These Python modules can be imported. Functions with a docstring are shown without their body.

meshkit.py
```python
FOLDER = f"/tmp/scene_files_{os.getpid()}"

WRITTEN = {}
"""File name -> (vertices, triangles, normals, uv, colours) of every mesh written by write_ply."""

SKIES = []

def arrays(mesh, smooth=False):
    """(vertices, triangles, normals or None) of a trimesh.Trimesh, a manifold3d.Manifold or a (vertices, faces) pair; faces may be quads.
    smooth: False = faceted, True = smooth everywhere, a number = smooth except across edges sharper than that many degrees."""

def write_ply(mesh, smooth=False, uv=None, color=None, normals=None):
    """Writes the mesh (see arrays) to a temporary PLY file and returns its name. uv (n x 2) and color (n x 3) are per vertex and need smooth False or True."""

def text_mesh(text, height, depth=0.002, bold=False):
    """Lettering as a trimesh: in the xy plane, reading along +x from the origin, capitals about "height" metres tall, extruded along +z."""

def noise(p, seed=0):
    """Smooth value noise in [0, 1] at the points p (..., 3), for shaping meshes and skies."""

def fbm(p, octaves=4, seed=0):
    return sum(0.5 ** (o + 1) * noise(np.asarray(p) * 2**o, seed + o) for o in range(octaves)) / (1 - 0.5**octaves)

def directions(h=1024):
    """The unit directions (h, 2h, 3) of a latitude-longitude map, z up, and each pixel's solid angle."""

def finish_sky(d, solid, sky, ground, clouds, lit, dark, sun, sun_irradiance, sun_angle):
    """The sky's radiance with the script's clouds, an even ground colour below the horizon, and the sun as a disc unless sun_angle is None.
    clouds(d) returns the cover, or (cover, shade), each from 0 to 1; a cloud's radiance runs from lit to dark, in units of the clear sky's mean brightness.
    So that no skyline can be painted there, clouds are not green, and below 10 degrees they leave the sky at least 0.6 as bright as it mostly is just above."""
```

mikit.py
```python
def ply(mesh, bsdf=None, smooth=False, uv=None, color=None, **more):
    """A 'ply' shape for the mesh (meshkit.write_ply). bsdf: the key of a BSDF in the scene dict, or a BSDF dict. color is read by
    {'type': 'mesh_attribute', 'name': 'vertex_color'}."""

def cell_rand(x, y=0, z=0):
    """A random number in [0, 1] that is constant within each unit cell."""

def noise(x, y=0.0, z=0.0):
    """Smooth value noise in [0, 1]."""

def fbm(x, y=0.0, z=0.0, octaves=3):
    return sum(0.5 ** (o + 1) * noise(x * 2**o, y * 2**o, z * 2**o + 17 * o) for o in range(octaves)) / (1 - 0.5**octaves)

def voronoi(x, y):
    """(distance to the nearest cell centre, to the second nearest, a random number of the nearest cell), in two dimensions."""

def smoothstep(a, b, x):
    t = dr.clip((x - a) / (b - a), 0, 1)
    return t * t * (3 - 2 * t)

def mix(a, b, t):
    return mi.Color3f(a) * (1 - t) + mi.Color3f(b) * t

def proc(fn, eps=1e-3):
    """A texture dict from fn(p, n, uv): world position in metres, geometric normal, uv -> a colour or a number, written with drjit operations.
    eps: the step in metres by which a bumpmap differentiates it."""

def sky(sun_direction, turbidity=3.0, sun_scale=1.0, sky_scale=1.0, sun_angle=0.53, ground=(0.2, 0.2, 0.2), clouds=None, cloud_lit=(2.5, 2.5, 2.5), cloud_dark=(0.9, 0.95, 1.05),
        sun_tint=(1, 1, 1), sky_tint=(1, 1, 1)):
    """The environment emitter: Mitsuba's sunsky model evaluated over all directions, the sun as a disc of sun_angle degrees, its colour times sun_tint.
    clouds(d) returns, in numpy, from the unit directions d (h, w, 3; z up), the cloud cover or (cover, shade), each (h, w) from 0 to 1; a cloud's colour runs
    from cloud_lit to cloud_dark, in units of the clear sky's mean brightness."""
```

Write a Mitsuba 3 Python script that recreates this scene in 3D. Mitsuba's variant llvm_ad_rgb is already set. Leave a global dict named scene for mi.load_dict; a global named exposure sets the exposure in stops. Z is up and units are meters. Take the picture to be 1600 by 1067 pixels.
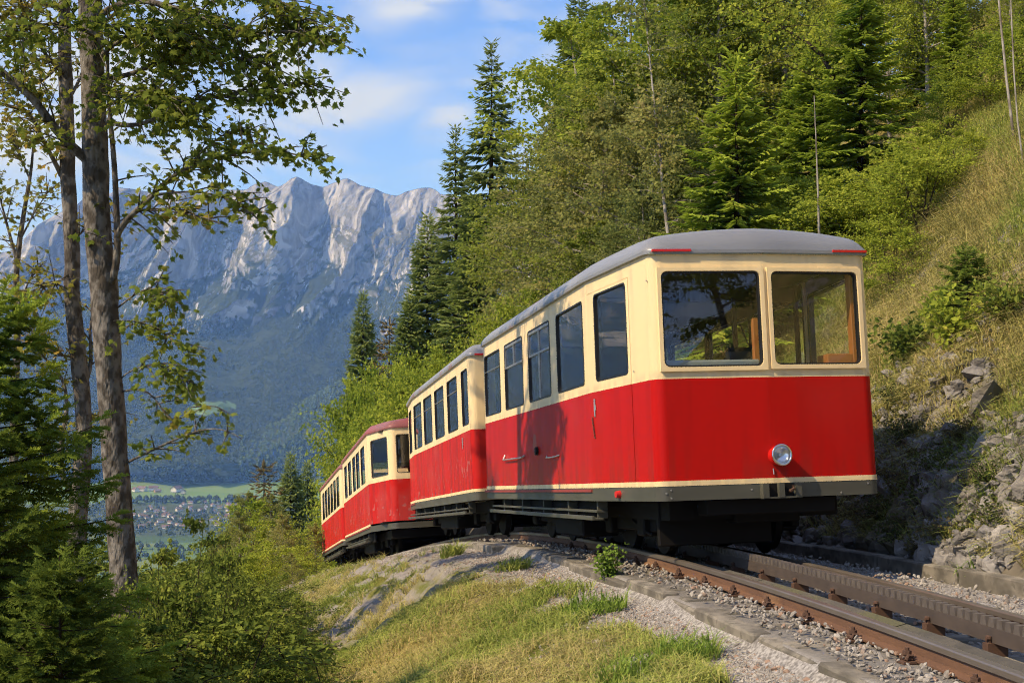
import math
import numpy as np
import trimesh
import shapely.geometry as sg
import shapely.affinity as sa
from scipy.interpolate import CubicSpline, PchipInterpolator
import drjit as dr
import mitsuba as mi
import mikit
import meshkit
from meshkit import fbm as nfbm, noise as nnoise

T = mi.ScalarTransform4f
scene, labels = {}, {}

# ------------------------------------------------------------------ camera, sky, exposure
exposure = 1.95
scene['camera'] = {
    'type': 'perspective', 'fov': 43.6, 'fov_axis': 'x', 'near_clip': 0.05, 'far_clip': 40000.0,
    'to_world': T().look_at(origin=[0, 0, 0], target=[0, 1, 0], up=[0, 0, 1]),
    'medium': {'type': 'ref', 'id': 'haze_air'},
}
SUN = np.array([-0.28, -0.155, 0.31])


def sky_clouds(d):
    az = np.degrees(np.arctan2(d[..., 0], d[..., 1]))
    el = np.degrees(np.arcsin(np.clip(d[..., 2], -1, 1)))
    p = np.stack([az * 0.10, el * 0.19 + az * 0.035, az * 0 + 3.1], -1)
    warp = nfbm(p * 1.3, 3, 5)[..., None] - 0.5
    q = p + warp * 0.9
    big = nfbm(q * 0.8, 4, 21)
    wisp = nfbm(np.stack([q[..., 0] * 3.4 + q[..., 1] * 2.0, q[..., 1] * 7.0 - q[..., 0] * 2.4, q[..., 2]], -1), 6, 9)
    cov = np.clip((big * 0.62 + wisp * 0.38 - 0.44) * 3.6, 0, 1)
    # a few drifting cumulus, standing where they stand
    for a, e, wa, we, k in ((-7.2, 10.3, 4.0, 1.3, .85), (-10.5, 11.8, 3.0, 2.4, .75), (-3.0, 9.7, 1.4, 1.1, .7), (-4.3, 14.8, 2.6, 1.3, .6),
                            (2.0, 12.4, 2.0, .8, .6), (-19, 9.5, 5, 2.6, .9), (-15, 13, 3.5, 3.0, .55), (1.6, 15.5, 2, .7, .6), (-30, 12, 7, 3, .7), (-48, 16, 8, 4, .7), (30, 18, 9, 4, .6)):
        u = (az - a) / wa
        v = (el - e - 0.22 * (az - a)) / we
        g = np.exp(-(u * u + v * v) * 1.1)
        cov = np.maximum(cov, np.clip((g - .12) * 1.3 * k * (0.30 + 3.0 * (wisp - 0.30)) * 1.35, 0, 0.95))
    cov = cov * np.clip(el / 4.0, 0.25, 1)
    return cov * 0.95, np.clip(0.45 - wisp * 0.6, 0, 0.35)


scene['sky_light'] = mikit.sky(SUN.tolist(), turbidity=3, sky_scale=1.2, clouds=sky_clouds, cloud_lit=(1.75, 1.86, 2.05), cloud_dark=(1.05, 1.18, 1.42),
                               sun_tint=(1.0, 0.962, 0.88), sky_tint=(0.80, 0.93, 1.28))

# air: one closed box of haze round everything
scene['haze_air'] = {'type': 'homogeneous', 'albedo': {'type': 'rgb', 'value': [0.80, 0.92, 0.99]},
                     'sigma_t': {'type': 'rgb', 'value': [0.22e-4, 0.38e-4, 0.78e-4]}}
scene['haze'] = {'type': 'cube', 'to_world': T().translate([0, 3000, 300]).scale([9000, 8500, 860]), 'bsdf': {'type': 'null'},
                 'interior': {'type': 'ref', 'id': 'haze_air'}}
labels['haze'] = {'label': 'blue summer haze filling the valley air', 'category': 'haze', 'kind': 'stuff'}

# ------------------------------------------------------------------ helpers
RNG = np.random.default_rng(7)


def rng(seed):
    return np.random.default_rng(seed)


class MB:
    """collects vertices, triangles and uv"""

    def __init__(self):
        self.v, self.f, self.uv, self.n = [], [], [], 0

    def add(self, v, f, uv=None):
        v = np.asarray(v, float).reshape(-1, 3)
        f = np.asarray(f, int)
        if f.ndim == 2 and f.shape[1] == 4:
            f = np.vstack([f[:, [0, 1, 2]], f[:, [0, 2, 3]]])
        self.v.append(v)
        self.f.append(f + self.n)
        self.uv.append(np.zeros((len(v), 2)) if uv is None else np.broadcast_to(np.asarray(uv, float), (len(v), 2)))
        self.n += len(v)
        return self

    def mesh(self, m, uv=None):
        return self.add(np.asarray(m.vertices), np.asarray(m.faces), uv)

    def box(self, x0, x1, y0, y1, z0, z1, c=0.0, M=None):
        x0, x1, y0, y1, z0, z1 = min(x0, x1), max(x0, x1), min(y0, y1), max(y0, y1), min(z0, z1), max(z0, z1)
        if c > 0:
            pts = []
            for x, sx in ((x0, 1), (x1, -1)):
                for y, sy in ((y0, 1), (y1, -1)):
                    for z, sz in ((z0, 1), (z1, -1)):
                        pts += [(x + sx * c, y + sy * c, z), (x + sx * c, y, z + sz * c), (x, y + sy * c, z + sz * c)]
            m = trimesh.convex.convex_hull(np.array(pts))
            v, f = np.array(m.vertices), np.array(m.faces)
        else:
            v = np.array([[x, y, z] for x in (x0, x1) for y in (y0, y1) for z in (z0, z1)], float)
            f = np.array([[0, 1, 3], [0, 3, 2], [4, 6, 7], [4, 7, 5], [0, 4, 5], [0, 5, 1], [2, 3, 7], [2, 7, 6], [0, 2, 6], [0, 6, 4], [1, 5, 7], [1, 7, 3]])
        if M is not None:
            v = v @ M[:3, :3].T + M[:3, 3]
        return self.add(v, f)

    def tube(self, pts, rad, sides=8, caps=True, uv=None):
        p = np.asarray(pts, float)
        r = np.broadcast_to(np.asarray(rad, float), (len(p),))
        t = np.gradient(p, axis=0)
        t /= np.linalg.norm(t, axis=1, keepdims=True) + 1e-12
        ref = np.array([0, 0, 1.0]) if abs(t[:, 2]).mean() < 0.8 else np.array([1.0, 0, 0])
        a = np.cross(t, ref)
        a /= np.linalg.norm(a, axis=1, keepdims=True) + 1e-12
        b = np.cross(t, a)
        ang = np.arange(sides) * 2 * np.pi / sides
        v = p[:, None] + r[:, None, None] * (np.cos(ang)[None, :, None] * a[:, None] + np.sin(ang)[None, :, None] * b[:, None])
        i, j = np.meshgrid(np.arange(len(p) - 1), np.arange(sides), indexing='ij')
        q = np.stack([i * sides + j, i * sides + (j + 1) % sides, (i + 1) * sides + (j + 1) % sides, (i + 1) * sides + j], -1).reshape(-1, 4)
        v = v.reshape(-1, 3)
        f = np.vstack([q[:, [0, 1, 2]], q[:, [0, 2, 3]]])
        if caps:
            k = len(v)
            v = np.vstack([v, p[:1], p[-1:]])
            s = np.arange(sides)
            f = np.vstack([f, np.stack([s * 0 + k, (s + 1) % sides, s], 1), np.stack([s * 0 + k + 1, (len(p) - 1) * sides + s, (len(p) - 1) * sides + (s + 1) % sides], 1)])
        return self.add(v, f, uv)

    def arrays(self):
        return np.vstack(self.v), np.vstack(self.f), np.vstack(self.uv)

    def empty(self):
        return self.n == 0


def as_matrix(R3, o):
    M = np.eye(4)
    M[:3, :3] = R3
    M[:3, 3] = o
    return M


def fresh(key):
    if key not in scene and key not in labels:
        return key
    k = 1
    while f'{key}_{k:03d}' in scene or f'{key}_{k:03d}' in labels:
        k += 1
    return f'{key}_{k:03d}'


def put(key, mb, bsdf, smooth=False, M=None, uv=False, number=True):
    """one shape entry; mb: MB, trimesh or (v, f)"""
    if number:
        key = fresh(key)
    if isinstance(mb, MB):
        v, f, u = mb.arrays()
        d = mikit.ply((v, f), bsdf, smooth=smooth, uv=u if uv else None)
    else:
        d = mikit.ply(mb, bsdf, smooth=smooth)
    if M is not None:
        d['to_world'] = T(M)
    scene[key] = d
    return key


def say(key, label=None, category=None, group=None, kind=None):
    e = labels.setdefault(key, {})
    for a, b in (('label', label), ('category', category), ('group', group), ('kind', kind)):
        if b:
            e[a] = b
    return key


def extrude(poly, t):
    geoms = [g for g in getattr(poly, 'geoms', [poly]) if g.area > 1e-7]
    return trimesh.util.concatenate([trimesh.creation.extrude_polygon(g, t) for g in geoms])


def rrect(x0, x1, y0, y1, r, n=4):
    r = min(r, (x1 - x0) * .49, (y1 - y0) * .49)
    return sg.box(x0 + r, y0 + r, x1 - r, y1 - r).buffer(r, quad_segs=n)


# ------------------------------------------------------------------ materials
def rgb(*c):
    return {'type': 'rgb', 'value': list(c)}


def mat(key, color, rough=0.6, spec=0.4, two=True, bump=None, bscale=0.0, **kw):
    b = {'type': 'principled', 'base_color': color if isinstance(color, dict) else rgb(*color), 'roughness': rough, 'specular': spec, **kw}
    if bump is not None:
        b = {'type': 'bumpmap', 'arbitrary': bump, 'scale': bscale, 'bsdf': b}
    scene[key] = {'type': 'twosided', 'bsdf': b} if two else b
    return key


def diff(key, color, two=True):
    b = {'type': 'diffuse', 'reflectance': color if isinstance(color, dict) else rgb(*color)}
    scene[key] = {'type': 'twosided', 'bsdf': b} if two else b
    return key


N, F, SS, MIX = mikit.noise, mikit.fbm, mikit.smoothstep, mikit.mix


def red_fn(p, n, uv):
    # uv = (distance along the side, height) on the car
    streak = F(uv.x * 9.0, uv.y * 0.9, 1.0, 3)
    patch = F(uv.x * 1.3, uv.y * 1.1, 7.0, 3)
    c = MIX((0.43, 0.007, 0.005), (0.33, 0.008, 0.006), SS(0.35, 0.75, streak) * 0.45)
    c = MIX(c, (0.42, 0.02, 0.016), SS(0.52, 0.8, patch) * 0.5)
    ex, ey = (uv.x - 13.48) / 0.11, (uv.y - 0.70) / 0.13
    c = MIX(c, (0.27, 0.11, 0.085), SS(1.3, 0.3, ex * ex + ey * ey + (N(uv.x * 24.0, uv.y * 24.0, 4.0) - .5) * 1.4) * 0.55)
    low = SS(0.62, 0.25, uv.y) * SS(0.4, 0.7, streak) * 0.6
    return MIX(c, (0.21, 0.03, 0.02), low * 0.55)


def red_old_fn(p, n, uv):
    streak = F(uv.x * 11.0, uv.y * 0.8, 3.0, 3)
    patch = F(uv.x * 1.7, uv.y * 1.6, 5.0, 3)
    c = MIX((0.47, 0.013, 0.010), (0.34, 0.016, 0.014), SS(0.35, 0.7, streak))
    c = MIX(c, (0.42, 0.05, 0.045), SS(0.5, 0.8, patch) * 0.7)
    chip = SS(0.80, 0.83, N(uv.x * 13.0, uv.y * 11.0, 2.0)) * SS(0.9, 0.5, uv.y)
    return MIX(c, (0.35, 0.25, 0.23), chip * 0.3)


def cream_fn(p, n, uv):
    streak = F(uv.x * 8.0, uv.y * 0.8, 4.0, 3)
    soot = SS(1.75, 2.2, uv.y) * SS(0.45, 0.75, streak)
    c = MIX((0.78, 0.62, 0.34), (0.66, 0.52, 0.30), SS(0.35, 0.8, streak) * 0.35)
    c = MIX(c, (0.34, 0.29, 0.20), soot * 0.28)
    sill = SS(1.19, 1.12, uv.y) * SS(0.40, 0.62, F(uv.x * 14.0, uv.y * 2.0, 8.0, 2))
    return MIX(c, (0.40, 0.33, 0.22), sill * 0.3)


mat('red_paint', mikit.proc(red_fn), 0.30, 0.10, clearcoat=0.06, clearcoat_gloss=0.85)
mat('red_paint_old', mikit.proc(red_old_fn), 0.42, 0.12)
mat('cream_paint', mikit.proc(cream_fn), 0.36, 0.3, clearcoat=0.12, clearcoat_gloss=0.85)
mat('roof_silver', mikit.proc(lambda p, n, uv: MIX(MIX((0.28, 0.295, 0.31), (0.20, 0.21, 0.225), F(p.x * 1.3, p.y * 1.3, p.z * 3.0, 3)), (0.24, 0.13, 0.12), SS(.60, .74, F(p.x * 2.1, p.y * 2.1, p.z * 2.0, 3)) * SS(12.0, 14.0, p.y) * .7)), 0.40, 0.5, metallic=0.25)
mat('roof_red', mikit.proc(lambda p, n, uv: MIX((0.26, 0.055, 0.055), (0.20, 0.10, 0.09), F(p.x * 2.3, p.y * 2.3, p.z * 3.0, 3))), 0.45, 0.5)
mat('skirt_paint', mikit.proc(lambda p, n, uv: MIX((0.085, 0.088, 0.068), (0.05, 0.05, 0.04), F(p.x * 3, p.y * 3, p.z * 9.0, 3))), 0.42, 0.5)
mat('sill_red', (0.24, 0.045, 0.04), 0.5)
mat('black_iron', (0.007, 0.0065, 0.006), 0.65, 0.2)
mat('rubber', (0.012, 0.012, 0.012), 0.45, 0.5)
mat('gasket_grey', (0.10, 0.09, 0.075), 0.5, 0.4)
mat('aluminium', (0.50, 0.50, 0.48), 0.35, 0.5, metallic=0.8)
mat('chrome', (0.75, 0.75, 0.74), 0.12, 0.5, metallic=1.0)
mat('seat_green', (0.10, 0.17, 0.10), 0.8)
mat('wood_brown', (0.028, 0.016, 0.009), 0.5)
mat('wood_orange', (0.36, 0.14, 0.03), 0.45)
mat('dash_grey', (0.20, 0.25, 0.24), 0.5)
mat('ceiling_dark', (0.05, 0.036, 0.024), 0.7)
mat('lamp_red', (0.5, 0.012, 0.01), 0.2, 0.5, clearcoat=0.6)
scene['window_glass'] = {'type': 'thindielectric', 'int_ior': 1.52}
scene['lamp_glass'] = {'type': 'thindielectric', 'int_ior': 1.5}

# ------------------------------------------------------------------ track line
_ty = [-60, -15, -5, 2, 5, 8, 11, 14.5, 21.5, 30.5, 37.84, 47, 60, 75, 90, 110, 140]
_tx = [15.34, 6.59, 4.74, 3.518, 3.025, 2.544, 2.048, 1.44, -.02, -2.45, -4.2, -6.2, -9.2, -11.8, -12.8, -11.5, -6]
_tz = [-1.4, -1.25, -1.30, -1.389, -1.502, -1.671, -1.903, -2.246, -3.22, -5.1, -6.68, -8.9, -12.2, -16.4, -20.8, -27, -36]
XC, ZC = CubicSpline(_ty, _tx), PchipInterpolator(_ty, _tz)
ZC = CubicSpline(_ty, _tz)


def track(y, w=0.0, h=0.0):
    """point beside the track: w metres to the right, h metres above the rails"""
    y = np.asarray(y, float)
    w, h = np.asarray(w, float), np.asarray(h, float)
    dx = XC(y, 1)
    s = np.sqrt(1 + dx * dx)
    return np.stack(np.broadcast_arrays(XC(y) + w / s, y - w * dx / s, ZC(y) + h - .015 * w), -1)


_cw = [-400, -60, -14, -9, -5, -3.5, -2.6, -2.0, -1.6, -1.12, -1.0, -.5, 0, .5, 1.5, 1.7, 1.85, 2.5, 3.3, 4.5, 7, 12, 30, 60, 400]
_ch = [-300, -44, -8.9, -5.2, -2.25, -1.28, -.74, -.46, -.34, -.26, -.16, -.15, -.15, -.15, -.17, -.17, -.05, .85, 1.75, 3.0, 5.6, 10.6, 26, 46, 90]
CW = PchipInterpolator(_cw, _ch)


def ground(x, y, rough=True):
    """height of the hillside at x, y"""
    x, y = np.broadcast_arrays(np.asarray(x, float), np.asarray(y, float))
    yt = np.clip(y, -60, 140)
    dx = XC(yt, 1)
    s = np.sqrt(1 + dx * dx)
    w = (x - XC(yt)) / s
    z = ZC(yt) + CW(w) - 0.24 * np.maximum(y - 140, 0)
    if rough:
        p = np.stack([x, y, z * 0], -1)
        k = np.clip((np.abs(w) - 1.5) / 2.0, 0, 1)
        z = z + (nfbm(p * 0.55, 4, 3) - .5) * 0.75 * k + (nfbm(p * 2.6, 3, 4) - .5) * 0.16 * np.clip(k * 2, 0.12, 1)
        z = z + (nfbm(p * 0.06, 3, 6) - .5) * 7.0 * np.clip((np.abs(w) - 9) / 20, 0, 1)
    # bedded limestone showing through beside the far cars
    zone = np.clip((y - 12.5) / 3, 0, 1) * np.clip((38 - y) / 6, 0, 1) * np.clip((-w - 1.55) / .5, 0, 1) * np.clip((w + 6.5) / 2, 0, 1)
    if rough:
        bed = (w + .10 * (y - 20)) * 3.4 + (nfbm(np.stack([x * .7, y * .7, x * 0 + 1], -1), 3, 70) - .5) * 2.6
        fr = bed - np.floor(bed)
        z = z + zone * (np.minimum(fr / .75, (1 - fr) / .25) - .5) * .15 * np.clip(nfbm(np.stack([x * .5, y * .5, x * 0 + 6], -1), 2, 71) * 3 - .9, 0, 1)
    z = z + 1.25 * np.exp(-((x / 2.2) ** 2 + (np.minimum(y - 1.0, 0) / 3) ** 2 + (np.maximum(y - 1.0, 0) / 3.2) ** 2))
    return z


def grid_faces(a, b):
    i, j = np.meshgrid(np.arange(a - 1), np.arange(b - 1), indexing='ij')
    q = np.stack([i * b + j, i * b + j + 1, (i + 1) * b + j + 1, (i + 1) * b + j], -1).reshape(-1, 4)
    return np.vstack([q[:, [0, 1, 2]], q[:, [0, 2, 3]]])

# ================================================================== the setting
def soil_fn(p, n, uv):
    w = uv.x
    f1 = F(p.x * 1.1, p.y * 1.1, p.z * 1.1, 4)
    f2 = F(p.x * 6.0, p.y * 6.0, p.z * 6.0, 3)
    f3 = N(p.x * 60.0, p.y * 60.0, p.z * 60.0)
    grav = MIX((0.40, 0.39, 0.37), (0.18, 0.172, 0.162), SS(.25, .75, f3 * 0.75 + f2 * 0.25))
    grass = MIX((0.12, 0.135, 0.032), (0.22, 0.185, 0.065), SS(0.35, 0.65, f1))
    grass = MIX(grass, (0.15, 0.115, 0.07), SS(0.55, 0.75, f2) * 0.7)
    rock = MIX((0.36, 0.335, 0.30), (0.18, 0.165, 0.15), f2)
    dry = MIX((0.27, 0.22, 0.085), (0.16, 0.165, 0.045), SS(0.35, 0.65, f1))
    dry = MIX(dry, rock, SS(0.56, 0.66, f2 * 0.5 + f1 * 0.5))
    wl = w + (f1 - 0.5) * 1.3
    c = MIX(grass, grav, SS(-2.0, -1.5, wl) * SS(2.0, 1.7, w))
    # bare stony crest beside the far cars
    c = MIX(c, MIX(rock, grav, f3), SS(12.0, 17.0, p.y) * SS(-6.5, -2.5, w + (f2 - .5) * 4.0) * SS(1.5, 0.5, w) * SS(0.36, 0.56, f2 * .6 + f1 * .4))
    c = MIX(c, MIX((0.05, 0.05, 0.042), (0.24, 0.225, 0.20), SS(0.3, 0.7, f3)), SS(-1.05, -0.95, w) * SS(1.05, 0.95, w) * 0.6)
    c = MIX(c, MIX((0.10, 0.085, 0.055), (0.20, 0.185, 0.16), f2), SS(1.72, 1.85, w))
    c = MIX(c, dry, SS(2.9, 4.2, wl))
    forest = MIX((0.03, 0.04, 0.016), (0.06, 0.06, 0.03), f1)
    return MIX(c, forest, dr.maximum(SS(-7.5, -10.0, wl), SS(60.0, 75.0, p.y)))


def soil_bump(p, n, uv):
    return F(p.x * 30.0, p.y * 30.0, p.z * 30.0, 3)


diff('soil', mikit.proc(soil_fn))
_ys = np.concatenate([np.arange(-60, -6, 3.0), np.arange(-6, 4, .35), np.arange(4, 22, .11), np.arange(22, 50, .3), np.arange(50, 140, 2.0), np.geomspace(140, 2500, 40)])
_ws = np.concatenate([-np.geomspace(400, 15, 26), np.arange(-14.5, -6, .35), np.arange(-6, -.9, .1), np.arange(-.9, 1.7, .25), np.arange(1.7, 8, .14), np.arange(8, 16, .5), np.geomspace(16, 400, 26)])
YY, WW = np.meshgrid(_ys, _ws, indexing='ij')
_yt = np.clip(YY, -60, 140)
XX = XC(_yt) + WW * np.sqrt(1 + XC(_yt, 1) ** 2)
ZZ = ground(XX, YY)
m = MB().add(np.stack([XX, YY, ZZ], -1), grid_faces(len(_ys), len(_ws)), np.stack([WW, YY], -1).reshape(-1, 2))
v, f, u = m.arrays()
scene['hillside'] = mikit.ply((v, f), 'soil', smooth=True, uv=u)
say('hillside', 'steep grassy mountainside with a stony bench for the railway', 'hillside', kind='structure')

# ---- valley floor
VZ = -460.0


def valley_fn(p, n, uv):
    a, b, c = mikit.voronoi(p.x / 170.0, p.y / 150.0)
    g = MIX((0.115, 0.185, 0.055), (0.17, 0.21, 0.08), c)
    g = MIX(g, (0.075, 0.12, 0.045), SS(0.55, 0.6, N(p.x / 260.0, p.y / 190.0, 2.0)))
    town = SS(3640.0, 3590.0, p.y + (N(p.x / 90.0, 1.0, 2.0) - .5) * 60.0) * SS(3000.0, 3080.0, p.y)
    g = MIX(g, MIX((0.13, 0.22, 0.06), (0.16, 0.24, 0.075), c), SS(3630.0, 3660.0, p.y))
    return MIX(g, MIX((0.045, 0.06, 0.035), (0.10, 0.12, 0.06), F(p.x / 40.0, p.y / 40.0, 1.0, 3)), town * 0.85)


diff('valley_grass', mikit.proc(valley_fn))
gx, gy = np.meshgrid(np.linspace(-7000, 4000, 60), np.linspace(900, 5200, 60), indexing='ij')
gz = VZ + (nfbm(np.stack([gx, gy, gx * 0], -1) / 500, 3, 2) - .5) * 8
m = MB().add(np.stack([gx, gy, gz], -1), grid_faces(60, 60))
v, f, u = m.arrays()
scene['valley_floor'] = mikit.ply((v, f[:, ::-1]), 'valley_grass', smooth=True)
say('valley_floor', 'flat green valley floor far below with meadows', 'valley', kind='structure')

# ---- the limestone massif: a sheet from the valley's edge to the ridge
_rp = [(-4200, 360), (-2600, 300), (-1500, 345), (-900, 300), (-500, 340), (-200, 372), (-60, 392), (0, 396), (45, 388), (85, 356), (130, 326), (165, 306), (200, 300), (250, 302), (300, 298), (345, 301), (380, 300), (405, 291), (425, 289), (445, 297), (460, 290), (475, 284),
       (495, 292), (505, 292), (520, 285), (535, 280), (560, 291), (590, 300), (625, 307), (650, 297), (668, 294), (690, 306), (720, 312), (760, 305), (800, 292), (830, 300), (900, 320), (1200, 350), (1700, 330), (2200, 370)]
_rx = np.array([(a - 800) / 2000 * 6500 for a, b in _rp])
_rz = np.array([(533.5 - b) / 2000 * 6500 for a, b in _rp])
RIDGE = PchipInterpolator(_rx, _rz)
mx = np.concatenate([np.linspace(-13500, -3000, 110), np.linspace(-2980, 200, 560), np.linspace(230, 4300, 60)])
mt = np.concatenate([np.linspace(0, .5, 110), np.linspace(.503, 1.0, 200), [1.03, 1.08, 1.2]])
MX, MT = np.meshgrid(mx, mt, indexing='ij')
rz = RIDGE(MX)
cell = np.stack([MX / 420, MT * 2.2, MX * 0 + 1.5], -1)
warp = (nfbm(cell, 4, 31) - .5)
base_var = (nfbm(np.stack([MX / 700, MX * 0, MX * 0 + 9], -1), 3, 12) - .5)


def prof(t, xs, ys):
    return np.interp(t, xs, ys)


MYY = prof(MT, [0, .2, .38, .5, .56, .66, .70, .84, .88, 1.0, 1.03, 1.08, 1.2], [4250, 4700, 5350, 5800, 5900, 6080, 6130, 6290, 6340, 6500, 6540, 6700, 7400])
zr = prof(MT, [0, .2, .38, .5, .56, .66, .70, .84, .88, 1.0], [0, .10, .26, .40, .47, .60, .635, .80, .835, 1.0])
MZ = VZ - 4 + (rz - VZ + 4) * zr
MZ = np.where(MT > 1, rz - (MT - 1) * 1800, MZ)
# spurs on the wooded slope, ribs and gullies on the wall
kf = np.clip(MT / .12, 0, 1) * np.clip((.62 - MT) / .2, 0, 1)
kc = np.clip((MT - .44) / .12, 0, 1) * np.clip((1.06 - MT) / .10, .25, 1)
sp = 1 - np.abs(2 * nfbm(np.stack([MX / 640 + MT * .9 + warp * .5, MT * 1.1, MX * 0 + 4], -1), 3, 8) - 1)
MYY = MYY - kf * (sp - .5) * 1050
rib1 = 1 - np.abs(2 * nfbm(np.stack([MX / 400 + warp * .9 - MT * .8, MT * 1.1, MX * 0 + 2], -1), 2, 41) - 1)
rib2 = 1 - np.abs(2 * nnoise(np.stack([MX / 150 + warp * 2.0 - MT * 2.4, MT * 2.4, MX * 0 + 6], -1), 42) - 1)
rib3 = nfbm(np.stack([MX / 22 + warp * 3 - MT * 9, MT * 22.0, MX * 0 + 6], -1), 3, 43)
MYY = MYY - kc * (rib1 ** 1.6 * 430 + rib2 ** 1.6 * 200 + rib3 * 60 - 260)
MXX = MX + kc * (nfbm(np.stack([MX / 120, MT * 7, MX * 0 + 3], -1), 3, 44) - .5) * 90
MZ = MZ + kc * np.clip((1 - MT) * 8, 0, 1) * (nfbm(np.stack([MX / 60, MT * 22, MX * 0 + 3], -1), 3, 45) - .5) * 60
MZ = MZ + np.clip(1 - kc, 0, 1) * np.clip(MT / .05, 0, 1) * (nfbm(np.stack([MXX / 60, MYY / 60, MX * 0], -1), 3, 46) - .5) * 24


def massif_fn(p, n, uv):
    t = uv.y
    f1 = F(p.x / 300.0, p.y / 300.0, p.z / 300.0, 4)
    f2 = F(p.x / 36.0, p.y / 36.0, p.z / 70.0, 4)
    f3 = F(p.x / 13.0 + f1 * 6.0, p.y / 30.0, p.z / 60.0, 3)
    steep = 1.0 - n.z
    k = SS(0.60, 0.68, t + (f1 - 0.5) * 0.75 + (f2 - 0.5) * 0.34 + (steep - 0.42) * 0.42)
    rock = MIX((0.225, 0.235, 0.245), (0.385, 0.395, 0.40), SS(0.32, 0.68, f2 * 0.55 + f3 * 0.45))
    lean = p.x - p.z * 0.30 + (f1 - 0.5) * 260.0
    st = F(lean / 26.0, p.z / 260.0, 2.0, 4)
    rock = MIX(rock * MIX((0.55, 0.55, 0.56), (0.9, 0.9, 0.9), SS(0.30, 0.46, st)), (0.53, 0.53, 0.52), SS(0.50, 0.66, st) * SS(1.02, 0.9, t + (f2 - 0.5) * 0.3) * 0.9)  # pale leaning streaks put sunlit faces into the colour; dark ones are cracks
    ledge = SS(0.54, 0.42, steep + (f2 - .5) * 0.35) * SS(1.0, 0.8, t)
    rock = MIX(rock, (0.075, 0.085, 0.045), ledge * 0.85)
    crown = F(p.x / 11.0, p.y / 11.0, p.z / 11.0, 2)
    wood = MIX((0.020, 0.030, 0.014), (0.050, 0.066, 0.026), SS(0.3, 0.7, crown * 0.25 + f2 * 0.35 + f1 * 0.4))
    du, dv = (p.x + 1085.0) / 75.0, (p.z + 236.0) / 22.0
    wood = MIX(wood, (0.13, 0.20, 0.06), SS(1.15, 0.85, du * du + dv * dv + (f2 - .5) * 2.2))
    return MIX(wood, rock, k)


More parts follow.
